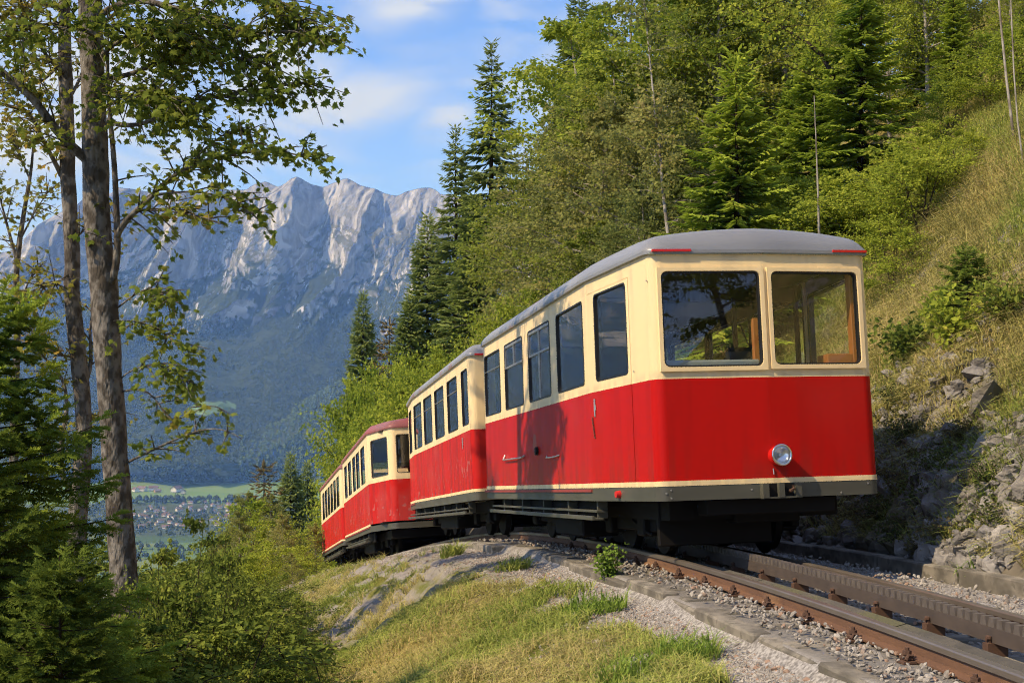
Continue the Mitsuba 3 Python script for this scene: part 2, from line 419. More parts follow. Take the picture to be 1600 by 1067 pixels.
diff('massif_rock', mikit.proc(massif_fn))
v = np.stack([MXX, MYY, MZ], -1).reshape(-1, 3)
f = grid_faces(len(mx), len(mt))
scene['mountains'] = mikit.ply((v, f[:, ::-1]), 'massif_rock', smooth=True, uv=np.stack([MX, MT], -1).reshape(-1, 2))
say('mountains', 'grey limestone massif with a jagged ridge above wooded slopes', 'mountain', kind='structure')
MASSIF = (MXX, MYY, MZ, MX, MT)

# ---- woods on the far slopes and round the village: one mass of small crowns
r = rng(5)


def far_trees(P, hgt, r, conifer):
    k = len(P)
    ang = r.uniform(0, 6.28, k)[:, None] + np.arange(5)[None] * (2 * np.pi / 5)
    rad = hgt * np.where(conifer, .24, .42)
    zl = np.where(conifer, .12, .35) * hgt
    ring = np.stack([P[:, None, 0] + np.cos(ang) * rad[:, None], P[:, None, 1] + np.sin(ang) * rad[:, None], np.broadcast_to((P[:, 2] + zl)[:, None], ang.shape)], -1)
    ring2 = np.stack([P[:, None, 0] + np.cos(ang + .6) * rad[:, None] * .78, P[:, None, 1] + np.sin(ang + .6) * rad[:, None] * .78,
                      np.broadcast_to((P[:, 2] + np.where(conifer, .45, .75) * hgt)[:, None], ang.shape)], -1) * 1.0
    ring2[conifer] = ring[conifer] * .5 + np.stack([P[conifer, 0], P[conifer, 1], P[conifer, 2] + .78 * hgt[conifer]], -1)[:, None] * .5
    top = P + np.stack([0 * hgt, 0 * hgt, hgt], -1)
    v = np.concatenate([ring, ring2, top[:, None]], 1)
    s = np.arange(5)
    fl = np.vstack([np.stack([s, (s + 1) % 5, 5 + (s + 1) % 5], 1), np.stack([s, 5 + (s + 1) % 5, 5 + s], 1), np.stack([5 + s, 5 + (s + 1) % 5, s * 0 + 10], 1)])
    f = (fl[None] + (np.arange(k) * 11)[:, None, None]).reshape(-1, 3)
    return v.reshape(-1, 3), f, np.repeat(np.stack([r.uniform(0, 1, k), conifer * 1.0], -1), 11, 0)


diff('far_wood', mikit.proc(lambda p, n, uv: MIX(MIX((0.036, 0.052, 0.022), (0.052, 0.070, 0.028), uv.x), MIX((0.028, 0.042, 0.020), (0.038, 0.054, 0.024), uv.x), uv.y)))
ii = r.integers(90, 690, 30000)
jj = r.integers(1, 128, 30000)
pts = np.stack([MXX[ii, jj], MYY[ii, jj], MZ[ii, jj]], -1) + r.normal(0, 3, (30000, 3)) * [1, 1, 0]
px = 800 + 2000 * pts[:, 0] / pts[:, 1]
keep = (px > 90) & (px < 640) & (((pts[:, 0] + 1085) / 80) ** 2 + ((pts[:, 2] + 236) / 26) ** 2 > 1) & (nfbm(pts / 150, 3, 77) > .36)
pts = pts[keep]
m = MB()
m.add(*far_trees(pts - [0, 0, 6], r.uniform(13, 20, len(pts)), r, r.random(len(pts)) < .55))
# edge of the wood above the meadow
k = 900
x = r.uniform(-1700, -700, k)
e = np.interp(x, mx, MYY[:, 1])
m.add(*far_trees(np.stack([x, e + r.normal(-18, 22, k), x * 0 + VZ], -1), r.uniform(14, 27, k), r, r.random(k) < .5))
put('mountain_forest', m, 'far_wood', uv=True)
say('mountain_forest', 'dark wood covering the lower slopes of the massif', 'forest', kind='stuff')

# ---- a wooded foothill standing before the massif
_fp = [(-900, 730), (-300, 715), (60, 712), (150, 704), (230, 690), (300, 673), (360, 666), (420, 652), (470, 632), (530, 602), (600, 575), (700, 552), (800, 545), (1000, 560), (1500, 600)]
FOOT = PchipInterpolator([(a - 800) / 2000 * 4750 for a, b in _fp], [(533.5 - b) / 2000 * 4750 for a, b in _fp])
fx, ft = np.concatenate([np.linspace(-4600, -3300, 24), np.linspace(-3270, -300, 230), np.linspace(-250, 1600, 30)]), np.linspace(0, 1.5, 70)
FX, FT = np.meshgrid(fx, ft, indexing='ij')
ht = FOOT(FX) - VZ + 6
gul = 1 - np.abs(2 * nfbm(np.stack([FX / 330 + FT * .8, FT * 1.2, FX * 0 + 8], -1), 3, 61) - 1)
FYY = 4190 + 560 * FT - np.clip(np.minimum(FT / .2, (1.4 - FT) / .4), 0, 1) * (gul - .5) * 330
FZZ = VZ - 6 + ht * np.where(FT < 1, np.sin(np.clip(FT, 0, 1) * np.pi / 2) ** 1.15, 1 - (FT - 1) * 1.1)
FZZ = FZZ + np.clip(FT / .1, 0, 1) * (nfbm(np.stack([FX / 70, FYY / 70, FX * 0], -1), 3, 62) - .5) * 26
v = np.stack([FX, FYY, FZZ], -1).reshape(-1, 3)
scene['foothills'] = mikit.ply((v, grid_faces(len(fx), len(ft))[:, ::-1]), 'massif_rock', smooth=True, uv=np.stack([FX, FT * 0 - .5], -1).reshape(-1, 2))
say('foothills', 'wooded foothill rising to the right in front of the massif', 'hill', kind='structure')
ii, jj = r.integers(24, 254, 14000), r.integers(1, 52, 14000)
pts = np.stack([FX[ii, jj], FYY[ii, jj], FZZ[ii, jj]], -1) + r.normal(0, 4, (14000, 3)) * [1, 1, 0]
px = 800 + 2000 * pts[:, 0] / pts[:, 1]
pts = pts[(px > 150) & (px < 600)]
m = MB().add(*far_trees(pts - [0, 0, 5], r.uniform(13, 22, len(pts)), r, r.random(len(pts)) < .5))
diff('foothill_wood', mikit.proc(lambda p, n, uv: MIX(MIX((0.055, 0.085, 0.028), (0.095, 0.125, 0.040), uv.x), MIX((0.030, 0.050, 0.022), (0.045, 0.070, 0.028), uv.x), uv.y)))
put('foothill_forest', m, 'foothill_wood', uv=True)
say('foothill_forest', 'mixed wood on the foothill above the valley meadow', 'forest', kind='stuff')

# ---- village in the valley
for k, (wc, rc) in enumerate([((.62, .61, .57), (.15, .105, .085)), ((.60, .57, .50), (.15, .125, .11)), ((.64, .63, .60), (.18, .13, .105)), ((.42, .28, .17), (.20, .17, .16))]):
    diff(f'house_wall_{k}', wc)
    diff(f'house_roof_{k}', rc)
    a, b, h, g = (5.5, 7.5, 6.0, 4.0)
    wv = np.array([[-a, -b, 0], [a, -b, 0], [a, b, 0], [-a, b, 0], [-a, -b, h], [a, -b, h], [a, b, h], [-a, b, h], [0, -b, h + g - .5], [0, b, h + g - .5]])
    wf = np.array([[0, 1, 5], [0, 5, 4], [1, 2, 6], [1, 6, 5], [2, 3, 7], [2, 7, 6], [3, 0, 4], [3, 4, 7], [4, 5, 8], [6, 7, 9]])
    o = 1.1
    rv = np.array([[-a - o, -b - o, h - .9], [0, -b - o, h + g], [a + o, -b - o, h - .9], [-a - o, b + o, h - .9], [0, b + o, h + g], [a + o, b + o, h - .9]])
    rv = np.vstack([rv, rv - [0, 0, .5]])
    rf = np.array([[0, 3, 4], [0, 4, 1], [1, 4, 5], [1, 5, 2], [6, 7, 10], [6, 10, 9], [7, 8, 11], [7, 11, 10], [0, 1, 7], [0, 7, 6], [1, 2, 8], [1, 8, 7], [3, 9, 10], [3, 10, 4], [4, 10, 11], [4, 11, 5], [0, 6, 9], [0, 9, 3], [2, 5, 11], [2, 11, 8]])
    scene[f'house_kind_{k}'] = {'type': 'shapegroup', 'wall': mikit.ply((wv, wf), f'house_wall_{k}'), 'roof': mikit.ply((rv, rf), f'house_roof_{k}')}
spots = []
r = rng(11)
while len(spots) < 118:
    y = r.uniform(3120, 3640)
    x = r.uniform(-.305, -.185) * y
    if nfbm(np.array([x / 120, y / 120, 3.0]), 2, 3) < .40:
        continue
    if all((x - a) ** 2 + (y - b) ** 2 > 20 ** 2 for a, b in spots):
        spots.append((x, y))
for k, (x, y) in enumerate(spots):
    key = fresh('village_house')
    s = r.uniform(.6, 1.0)
    scene[key] = {'type': 'instance', 'to_world': T().translate([x, y, VZ + 1]).rotate([0, 0, 1], float(r.uniform(0, 180))).scale([s, s * r.uniform(.8, 1.3), s]),
                  'g': {'type': 'ref', 'id': f'house_kind_{int(r.choice(4, p=[.35, .3, .25, .1]))}'}}
    say(key, 'small pale house among the trees of the village in the valley', 'house', 'houses of the village in the valley')
for k, (pxx, pyy, s) in enumerate([(212, 768, 1.3), (222, 767, 1.5), (240, 766, 1.4), (246, 769, 1.0), (276, 768, 1.8), (286, 771, 1.2)]):
    y = 460 * 2000 / (pyy - 533.5)
    key = fresh('farmhouse')
    scene[key] = {'type': 'instance', 'to_world': T().translate([(pxx - 800) / 2000 * y, y, VZ + 1]).rotate([0, 0, 1], 40 + 30 * k).scale([s, s * 1.2, s]),
                  'g': {'type': 'ref', 'id': f'house_kind_{[0, 2, 0, 3, 0, 1][k]}'}}
    say(key, 'pale farmhouse at the far edge of the valley meadow below the wood', 'house', 'farmhouses along the top of the meadow')
k = 850
y = r.uniform(3000, 3660, k)
x = r.uniform(-.34, -.15, k) * y
sel = nfbm(np.stack([x / 60, y / 60, x * 0], -1), 2, 9) > .42
sel &= np.array([min((a - b[0]) ** 2 + (c - b[1]) ** 2 for b in spots) > 90 for a, c in zip(x, y)])
x, y = x[sel], y[sel]
m = MB()
m.add(*far_trees(np.stack([x, y, x * 0 + VZ], -1), r.uniform(7, 17, len(x)), r, r.random(len(x)) < .3))
x = r.uniform(-.30, -.19, 90) * 3650
m.add(*far_trees(np.stack([x, 3650 + r.normal(0, 12, 90), x * 0 + VZ], -1), r.uniform(14, 26, 90), r, r.random(90) < .4))
k = 700
y = r.uniform(2350, 3020, k)
x = r.uniform(-.36, -.15, k) * y
sel = nfbm(np.stack([x / 130, y / 110, x * 0], -1), 2, 19) > .50
m.add(*far_trees(np.stack([x, y, x * 0 + VZ], -1)[sel], r.uniform(8, 17, sel.sum()), r, r.random(sel.sum()) < .4))
put('village_trees', m, 'far_wood', uv=True)
say('village_trees', 'trees and hedges between the houses of the far village', 'trees', kind='stuff')

# ================================================================== the railway
mat('rail_rust', mikit.proc(lambda p, n, uv: MIX(MIX((0.155, 0.085, 0.05), (0.10, 0.058, 0.04), F(p.x * 4, p.y * 4, p.z * 20, 3)), (0.215, 0.13, 0.07), SS(.55, .75, F(p.x * 1.1, p.y * 1.1, 2.0, 2)))), 0.7, 0.3)
mat('rail_top', mikit.proc(lambda p, n, uv: MIX((0.20, 0.165, 0.135), (0.31, 0.28, 0.245), F(p.x * 3, p.y * 3, 1.0, 3))), 0.38, 0.5, metallic=0.7)
mat('rack_steel', mikit.proc(lambda p, n, uv: MIX((0.075, 0.062, 0.055), (0.125, 0.10, 0.086), F(p.x * 9, p.y * 9, p.z * 9, 3))), 0.5, 0.5, metallic=0.3)
mat('rust_dark', (0.085, 0.05, 0.035), 0.8, 0.3)
mat('plank_mossy', mikit.proc(lambda p, n, uv: MIX(MIX((0.055, 0.054, 0.048), (0.10, 0.094, 0.08), F(p.x * 7, p.y * 7, 1.0, 3)), (0.085, 0.085, 0.048), SS(.55, .70, F(p.x * 1.3, p.y * 1.3, 5.0, 3)))), 0.8, 0.3)
mat('old_concrete', mikit.proc(lambda p, n, uv: MIX(MIX((0.21, 0.195, 0.165), (0.10, 0.094, 0.08), SS(.32, .66, F(p.x * 5, p.y * 5, p.z * 5, 4))), (0.10, 0.095, 0.075), SS(.6, .75, F(p.x * 17, p.y * 17, p.z * 17, 2)) * .7)), 0.9, 0.2,
    bump=mikit.proc(lambda p, n, uv: F(p.x * 40, p.y * 40, p.z * 40, 3), 2e-3), bscale=0.012)
diff('stone_grains', mikit.proc(lambda p, n, uv: MIX(MIX((0.185, 0.172, 0.155), (0.42, 0.40, 0.365), uv.x), (0.31, 0.20, 0.14), SS(.80, .9, uv.y) * .8)))


def sweep(profile, ys, w0=0.0, h0=0.0):
    pr = np.asarray(profile, float)
    P = track(np.asarray(ys)[:, None], w0 + pr[None, :, 0], h0 + pr[None, :, 1])
    k = len(pr)
    i, j = np.meshgrid(np.arange(len(ys) - 1), np.arange(k), indexing='ij')
    q = np.stack([i * k + j, (i + 1) * k + j, (i + 1) * k + (j + 1) % k, i * k + (j + 1) % k], -1).reshape(-1, 4)
    f = np.vstack([q[:, [0, 1, 2]], q[:, [0, 2, 3]]])
    return P.reshape(-1, 3), f[:, ::-1]


TR = 'railway_track'
say(TR, 'rusty metre gauge track with a toothed rack rail between the rails', 'railway track')
ys_rail = np.concatenate([np.arange(-8, 4, .8), np.arange(4, 26, .25), np.arange(26, 50, .5)])
foot = [(-.055, -.125), (.055, -.125), (.055, -.113), (.012, -.098), (.008, -.04), (-.008, -.04), (-.012, -.098), (-.055, -.113)]
head = [(-.030, -.036), (-.008, -.041), (.008, -.041), (.030, -.036), (.031, -.008), (.024, 0), (-.024, 0), (-.031, -.008)]
G = 0.49
for s in (-1, 1):
    k = put(f'{TR}__rail', MB().add(*sweep(foot, ys_rail, s * G)), 'rail_rust', smooth=35)
    put(f'{k}__head', MB().add(*sweep(head, ys_rail, s * G)), 'rail_top', smooth=35, number=False)
# rack: a tall blade with square-topped teeth
pitch = 0.085
rk = [(-.028, -.055), (.028, -.055), (.028, .030), (-.028, .030)]
k_rack = put(f'{TR}__rack_rail', MB().add(*sweep(rk, np.concatenate([np.arange(2, 26, .25), np.arange(26, 48, .5)]))), 'rack_steel')
tooth = MB()
tp = np.array([(-.033, .0), (-.022, .052), (.022, .052), (.033, .0)])
tv = np.array([[x, y, z] for x in (-.028, .028) for (y, z) in tp])
tf = trimesh.convex.convex_hull(tv)
mat('tooth_steel', mikit.proc(lambda p, n, uv: MIX((0.115, 0.098, 0.085), (0.20, 0.175, 0.155), F(p.x * 15, p.y * 15, p.z * 15, 3))), 0.42, 0.5, metallic=0.4)
dt = mikit.ply((np.array(tf.vertices), np.array(tf.faces)), 'tooth_steel')
y = 4.9
n_t = 0
while n_t < 185:
    p = track(y, 0, .030)
    d = track(y + .01, 0, .030) - p
    d /= np.linalg.norm(d)
    lat = np.cross(d, [0, 0, 1])
    lat /= np.linalg.norm(lat)
    M = as_matrix(np.stack([lat, d, np.cross(lat, d)], 1), p)
    n_t += 1
    scene[fresh(f'{k_rack}__tooth')] = {**dt, 'to_world': T(M)}
    y += pitch
# rack chairs, sleepers, clips
sleeper_ys = np.arange(4.2, 30, .70)
r = rng(3)
chair = MB()
chair.box(-.06, .06, -.03, .03, -.135, -.055).box(-.050, -.030, -.018, .018, -.06, -.015, .004).box(.030, .050, -.018, .018, -.06, -.015, .004).tube([(-.04, -.012, -.03), (-.062, -.012, -.03)], .012, 6)
clip = MB()
clip.box(-.05, .05, -.045, .045, -.135, -.118, .003).box(-.028, .02, -.03, .03, -.119, -.095, .006)
clip.tube([(-.004, 0, -.10), (-.004, 0, -.05)], .012, 6).tube([(-.004, 0, -.088), (-.004, 0, -.066)], .024, 6)
clip.tube([(-.03, -.034, -.112), (-.012, -.028, -.088), (.016, -.03, -.090)], .009, 5).tube([(-.03, .034, -.112), (-.012, .028, -.088), (.016, .03, -.090)], .009, 5)


def frame_at(y, w=0.0, h=0.0, turn=0.0):
    p = track(y, w, h)
    d = track(y + .02, w, h) - p
    d /= np.linalg.norm(d)
    d = d * math.cos(turn) + np.cross(d, [0, 0, 1]) * math.sin(turn)
    lat = np.cross(d, [0, 0, 1])
    lat /= np.linalg.norm(lat)
    return as_matrix(np.stack([lat, d, np.cross(lat, d)], 1), p)


dchair = mikit.ply(chair.arrays()[:2], 'rust_dark')
dclip = mikit.ply(clip.arrays()[:2], 'rust_dark')
for y in sleeper_ys:
    m = MB().box(-.98 + r.uniform(-.04, .05), .98, -.115, .115, -.30, -.131, .012)
    v, f, _ = m.arrays()
    put(f'{TR}__sleeper', (v, f), 'old_concrete', M=frame_at(y, 0, 0, r.normal(0, .015)))
    if y < 18:
        scene[fresh(f'{TR}__rack_chair')] = {**dchair, 'to_world': T(frame_at(y + .12, 0, -.002))}
        for s in (-1, 1):
            for q in (-1, 1):
                if y < 16:
                    M = frame_at(y + r.normal(0, .01), s * G + q * .085, 0, r.normal(0, .08))
                    M[:3, 0] *= -q
                    scene[fresh(f'{TR}__rail_clip')] = {**dclip, 'to_world': T(M)}
# guard plank between the left rail and the rack
pl = [(-.065, -.085), (.060, -.055), (.066, -.062), (.066, -.14), (-.065, -.14)]
for a in np.arange(3.0, 16, 2.4):
    put(f'{TR}__guard_plank', MB().add(*sweep(pl, np.linspace(a, a + 2.385, 10), -.25)), 'plank_mossy')

# ---- edging stones to the left, a low concrete kerb to the right
say('edging_stones', 'row of weathered concrete edging stones left of the track', 'kerb')
y = 4.4
r = rng(8)
while y < 30:
    L = r.uniform(.75, 1.25)
    wd = r.uniform(.13, .19)
    m = MB().box(-wd, .0, 0, L - .02, -.22, 0, .014)
    v, f, _ = m.arrays()
    M = frame_at(y, -.90 + r.normal(0, .012) if y < 17 else -1.0 + r.normal(0, .06), -.148 + r.normal(0, .010) - (.02 if y > 15 else 0), r.normal(0, .03))
    put('edging_stones__stone', (v, f), 'old_concrete', M=M)
    y += L
say('concrete_kerb', 'low concrete kerb along the foot of the rock face', 'kerb')
y = 3.0
while y < 34:
    L = 1.5
    v, f, _ = MB().box(0, .15, 0, L - .012, -.35, 0, .012).arrays()
    put('concrete_kerb__block', (v, f), 'old_concrete', M=frame_at(y, 1.62, -.03 + r.normal(0, .004), r.normal(0, .004)))
    y += L

# ---- ballast and gravel
ico = trimesh.creation.icosahedron()
octa_v = np.array([[1, 0, 0], [-1, 0, 0], [0, 1, 0], [0, -1, 0], [0, 0, 1], [0, 0, -1]], float)
octa_f = np.array([[0, 2, 4], [2, 1, 4], [1, 3, 4], [3, 0, 4], [2, 0, 5], [1, 2, 5], [3, 1, 5], [0, 3, 5]])


def stones(P, size, r, v0, f0):
    k = len(P)
    V = v0[None] * (1 + r.uniform(-.32, .32, (k, len(v0), 1)))
    sc = size[:, None] * r.uniform(.55, 1.1, (k, 3)) * [1, 1, .75]
    ang = r.uniform(0, 6.28, k)
    V = V * sc[:, None]
    tilt = r.normal(0, .35, (k, 2))
    V[..., 2] += V[..., 0] * tilt[:, :1] + V[..., 1] * tilt[:, 1:]
    c, s = np.cos(ang)[:, None], np.sin(ang)[:, None]
    V = np.stack([V[..., 0] * c - V[..., 1] * s, V[..., 0] * s + V[..., 1] * c, V[..., 2]], -1) + P[:, None]
    f = (f0[None] + (np.arange(k) * len(v0))[:, None, None]).reshape(-1, 3)
    return V.reshape(-1, 3), f, np.repeat(np.stack([r.beta(2, 2, k), r.uniform(0, 1, k)], -1), len(v0), 0)


r = rng(21)


def along(k, y0, y1, p=1.6):
    return y0 + (y1 - y0) * r.random(k) ** p


m = MB()
n1 = 12000
y = along(n1, 4.6, 20)
w = r.uniform(-.93, 1.5, n1)
ok = (np.abs(np.abs(w) - G) > .06) & (np.abs(w) > .06)
ok &= ~((w > -.36) & (w < -.14))
ok &= ~((w > .62) & (r.random(n1) < .45))
ok &= ~((np.abs(((y - 4.2 + .35) % .70) - .35) < .115) & (np.abs(w) < .98) & (r.random(n1) < .35))
y, w = y[ok], w[ok]
P = track(y, w, -.140 + r.uniform(0, .03, len(y)) + .012 * (w < -.55))
m.add(*stones(P, r.uniform(.010, .022, len(y)), r, np.array(ico.vertices) , np.array(ico.faces)))
put('ballast', m, 'stone_grains', uv=True)
say('ballast', 'pale broken stone ballast between the rails and sleepers', 'ballast', kind='stuff')
m = MB()
n2 = 30000
y = along(n2, 5.0, 24, 2.0)
w = -1.1 - np.abs(r.normal(0, .42, n2))
P = track(y, w, 0)
P[:, 2] = ground(P[:, 0], P[:, 1]) + .002
m.add(*stones(P, r.uniform(.007, .015, n2) * (1 + (r.random(n2) < .06) * 1.2), r, octa_v, octa_f))
n3 = 2600
y = along(n3, 6, 22, 1.2)
w = r.uniform(.95, 1.6, n3)
P = track(y, w, 0)
P[:, 2] = ground(P[:, 0], P[:, 1]) + .002
m.add(*stones(P, r.uniform(.006, .018, n3), r, octa_v, octa_f))
put('gravel', m, 'stone_grains', uv=True)
say('gravel', 'light loose gravel on the path beside the track', 'gravel', kind='stuff')

# ---- rock cutting on the right
from scipy.spatial import cKDTree
r = rng(31)
ry = np.concatenate([np.arange(7.5, 17, .042), np.arange(17, 26, .12)])
rt = np.linspace(0, 1, 110)
RY, RTT = np.meshgrid(ry, rt, indexing='ij')
RW = 1.80 + RTT * 3.4
P = track(RY, RW, 0)
P[..., 2] = ground(P[..., 0], P[..., 1])
flat = P.reshape(-1, 3)
nrm = np.array([-.72, -.14, .66])


def cells(count, squash, jit):
    """block pattern: (offset of the block, slope across it, distance to its joint)"""
    pick = r.integers(0, len(flat), count)
    sd = flat[pick] + r.normal(0, jit, (count, 3))
    q = flat + (np.stack([nfbm(flat * 2.3 + 7 * c, 3, 50 + c) for c in range(3)], -1) - .5) * jit * 2.2
    d, ix = cKDTree(sd * squash).query(q * squash, k=2)
    o, t = r.uniform(-1, 1, count), r.normal(0, 1, (count, 3))
    ix0 = ix[:, 0]
    return o[ix0], ((flat - sd[ix0]) * t[ix0]).sum(1), d[:, 1] - d[:, 0], r.random(count)[ix0]


o1, s1, c1, v1 = cells(70, [1, 1, 1.3], .22)
o2, s2, c2, v2 = cells(620, [1, 1, 1.35], .09)
o3, s3, c3, v3 = cells(3600, [1, 1, 1.3], .04)
crack = np.minimum(np.clip(c1 / .09, 0, 1) * .5 + .5, np.minimum(np.clip(c2 / .05, 0, 1), np.clip(c3 / .022, 0, 1) * .6 + .4))
disp = o1 * .06 + s1 * .10 + o2 * .04 + s2 * .20 + o3 * .018 + s3 * .22 - (1 - np.clip(c1 / .08, 0, 1)) * .07 - (1 - np.clip(c2 / .05, 0, 1)) * .045 - (1 - np.clip(c3 / .02, 0, 1)) * .014
disp = disp + (nfbm(flat * 14, 3, 60) - .5) * .03
mask = nfbm(flat * .8, 3, 15) * .8 + .17 - RTT.ravel() * .52 + .20 * np.exp(-((RY.ravel() - 10.2) / 2.2) ** 2) * (1 - RTT.ravel())
tt = RTT.ravel()
disp = disp * .8 * (1 - .9 * tt) + np.clip((mask - .42) * .55, -.4, .10) - .5 * np.clip((tt - .45) / .35, 0, 1)
disp = np.where(RTT.ravel() < .02, -.06, disp)
q = flat + nrm * np.clip(disp, -.30, .26)[:, None]
scene['rock_face'] = mikit.ply((q, grid_faces(len(ry), len(rt))[:, ::-1]), 'limestone', smooth=False, uv=np.stack([crack, v2 * .6 + v3 * .4], -1))
mat('limestone', mikit.proc(lambda p, n, uv: MIX(MIX(MIX((0.225, 0.215, 0.20), (0.10, 0.095, 0.09), SS(.25, .75, F(p.x * 6, p.y * 6, p.z * 6, 4) * .6 + uv.y * .4)), (0.13, 0.115, 0.07), SS(.52, .70, F(p.x * 1.7, p.y * 1.7, p.z * 1.7, 3)) * .8), (0.05, 0.045, 0.035), SS(.75, .1, uv.x))), 0.9, 0.2,
    bump=mikit.proc(lambda p, n, uv: F(p.x * 26, p.y * 26, p.z * 26, 4), 3e-3), bscale=.03)
say('rock_face', 'broken grey limestone of the cutting right of the track', 'rock', kind='structure')

# loose rubble and blocks lying on the cutting
r = rng(77)
k = 2600
y = 9.0 + 9.0 * r.random(k) ** 1.2
w = 1.80 + (1.0 + 1.3 * np.exp(-((y - 14.2) / 1.5) ** 2)) * r.random(k) ** 1.3
P = track(y, w, 0)
P[:, 2] = ground(P[:, 0], P[:, 1])
sel = nfbm(np.stack([P[:, 0] * 1.1, P[:, 1] * 1.1, P[:, 0] * 0 + 3], -1), 3, 33) + .12 * np.exp(-((y - 14.2) / 1.4) ** 2) > .45
P = P[sel] + np.array([-.72, -.14, .66]) * r.uniform(.0, .10, (sel.sum(), 1))
sz = np.exp(r.normal(-2.95, .5, len(P)))
ic2 = trimesh.creation.icosphere(1)
m = MB()
m.add(*stones(P, np.clip(sz, .02, .22), r, np.array(ico.vertices), np.array(ico.faces)))
kb = 26
y = r.uniform(9.6, 14.5, kb)
w = 1.85 + 0.9 * r.random(kb) ** 1.4
P = track(y, w, 0)
P[:, 2] = ground(P[:, 0], P[:, 1]) + .05
m.add(*stones(P, r.uniform(.09, .20, kb), r, np.array(ic2.vertices), np.array(ic2.faces)))
put('rubble', m, 'rubble_stone', uv=True)
mat('rubble_stone', mikit.proc(lambda p, n, uv: MIX(MIX((0.29, 0.28, 0.265), (0.13, 0.125, 0.12), SS(.25, .75, F(p.x * 8, p.y * 8, p.z * 8, 4) * .6 + uv.x * .4)), (0.12, 0.11, 0.06), SS(.55, .72, F(p.x * 2.5, p.y * 2.5, p.z * 2.5, 3)) * .7)), 0.9, 0.2,
    bump=mikit.proc(lambda p, n, uv: F(p.x * 30, p.y * 30, p.z * 30, 4), 3e-3), bscale=.03)
say('rubble', 'broken grey limestone rubble on the face of the cutting', 'rubble', kind='stuff')

# ================================================================== the train
HB, HBELT, HR = .237, 1.095, 2.185          # stripe, red/cream line, roof edge above the car's origin


def car_axes(yaw, pitch, roll):
    u = np.array([-math.sin(yaw) * math.cos(pitch), math.cos(yaw) * math.cos(pitch), -math.sin(pitch)])
    w = np.array([math.cos(yaw), math.sin(yaw), 0])
    n = np.cross(w, u)
    return np.stack([w * math.cos(roll) + n * math.sin(roll), u, -w * math.sin(roll) + n * math.cos(roll)], 1)


class Edge:
    """one flat or round stretch of a car's outline; n points outwards"""

    def __init__(self, A, B, trim0=0.0, trim1=0.0):
        self.A, self.B = np.array(A, float), np.array(B, float)
        self.L = np.linalg.norm(self.B - self.A)
        self.d = (self.B - self.A) / self.L
        self.n = np.array([self.d[1], -self.d[0]])
        self.t0, self.t1 = trim0, trim1

    def place(self, m, off, t):
        """polygon mesh in (s, h), extruded t: outer face stands 'off' proud of the wall"""
        v = np.array(m.vertices)
        xy = self.A + v[:, :1] * self.d + (off - t + v[:, 2:3]) * self.n
        return np.column_stack([xy, v[:, 1]]), np.array(m.faces), np.column_stack([v[:, 0] + self.A.sum() * 1.7, v[:, 1]])


def outline(pts, radii):
    """edges and corner arcs [(kind, ...)] of a closed outline"""
    k = len(pts)
    P = [np.array(p, float) for p in pts]
    trims = []
    for i in range(k):
        a, b = P[i] - P[i - 1], P[(i + 1) % k] - P[i]
        a, b = a / np.linalg.norm(a), b / np.linalg.norm(b)
        th = math.acos(np.clip(a @ b, -1, 1))
        trims.append(radii[i] * math.tan(th / 2) if radii[i] > 0 else 0.0)
    edges, arcs = [], []
    for i in range(k):
        e = Edge(P[i], P[(i + 1) % k], trims[i], trims[(i + 1) % k])
        edges.append(e)
    for i in range(k):
        if radii[i] <= 0:
            continue
        e0, e1 = edges[i - 1], edges[i]
        p0 = P[i] - e0.d * trims[i]
        c = p0 - e0.n * radii[i]
        a0 = math.atan2(e0.n[1], e0.n[0])
        a1 = math.atan2(e1.n[1], e1.n[0])
        while a1 - a0 > math.pi:
            a1 -= 2 * math.pi
        while a1 - a0 < -math.pi:
            a1 += 2 * math.pi
        arcs.append((c, radii[i], a0, a1))
    return edges, arcs


def arc_wall(mb, arc, h0, h1, off=0.0, t=.05, k=9):
    c, rr, a0, a1 = arc
    a = np.linspace(a0, a1, k)
    d = np.stack([np.cos(a), np.sin(a)], 1)
    o, i = c + d * (rr + off), c + d * max(rr + off - t, .005)
    v = np.vstack([np.column_stack([o, o[:, :1] * 0 + h0]), np.column_stack([o, o[:, :1] * 0 + h1]), np.column_stack([i, i[:, :1] * 0 + h0]), np.column_stack([i, i[:, :1] * 0 + h1])])
    f = []
    for j in range(k - 1):
        A, B, C, D = j, j + 1, k + j + 1, k + j
        f += [[A, D, C], [A, C, B]]
        E, Fq, Gq, H = 2 * k + j, 2 * k + j + 1, 3 * k + j + 1, 3 * k + j
        f += [[E, Fq, Gq], [E, Gq, H], [D, H, Gq], [D, Gq, C], [A, B, Fq], [A, Fq, E]]
    f = np.array(f)
    if a1 < a0:
        f = f[:, ::-1]
    s = (a - a0) * rr + c.sum() * 1.7
    uv = np.column_stack([np.tile(s, 4), v[:, 2]])
    return mb.add(v, f[:, ::-1], uv)


def strip(mb, edges, arcs, h0, h1, off, t=.02, which=None):
    for i, e in enumerate(edges):
        if which is not None and i not in which:
            continue
        m = trimesh.creation.box(bounds=[[e.t0, h0, 0], [e.L - e.t1, h1, t]])
        mb.add(*e.place(m, off, t))
    for a in arcs:
        arc_wall(mb, a, h0, h1, off, t)
    return mb


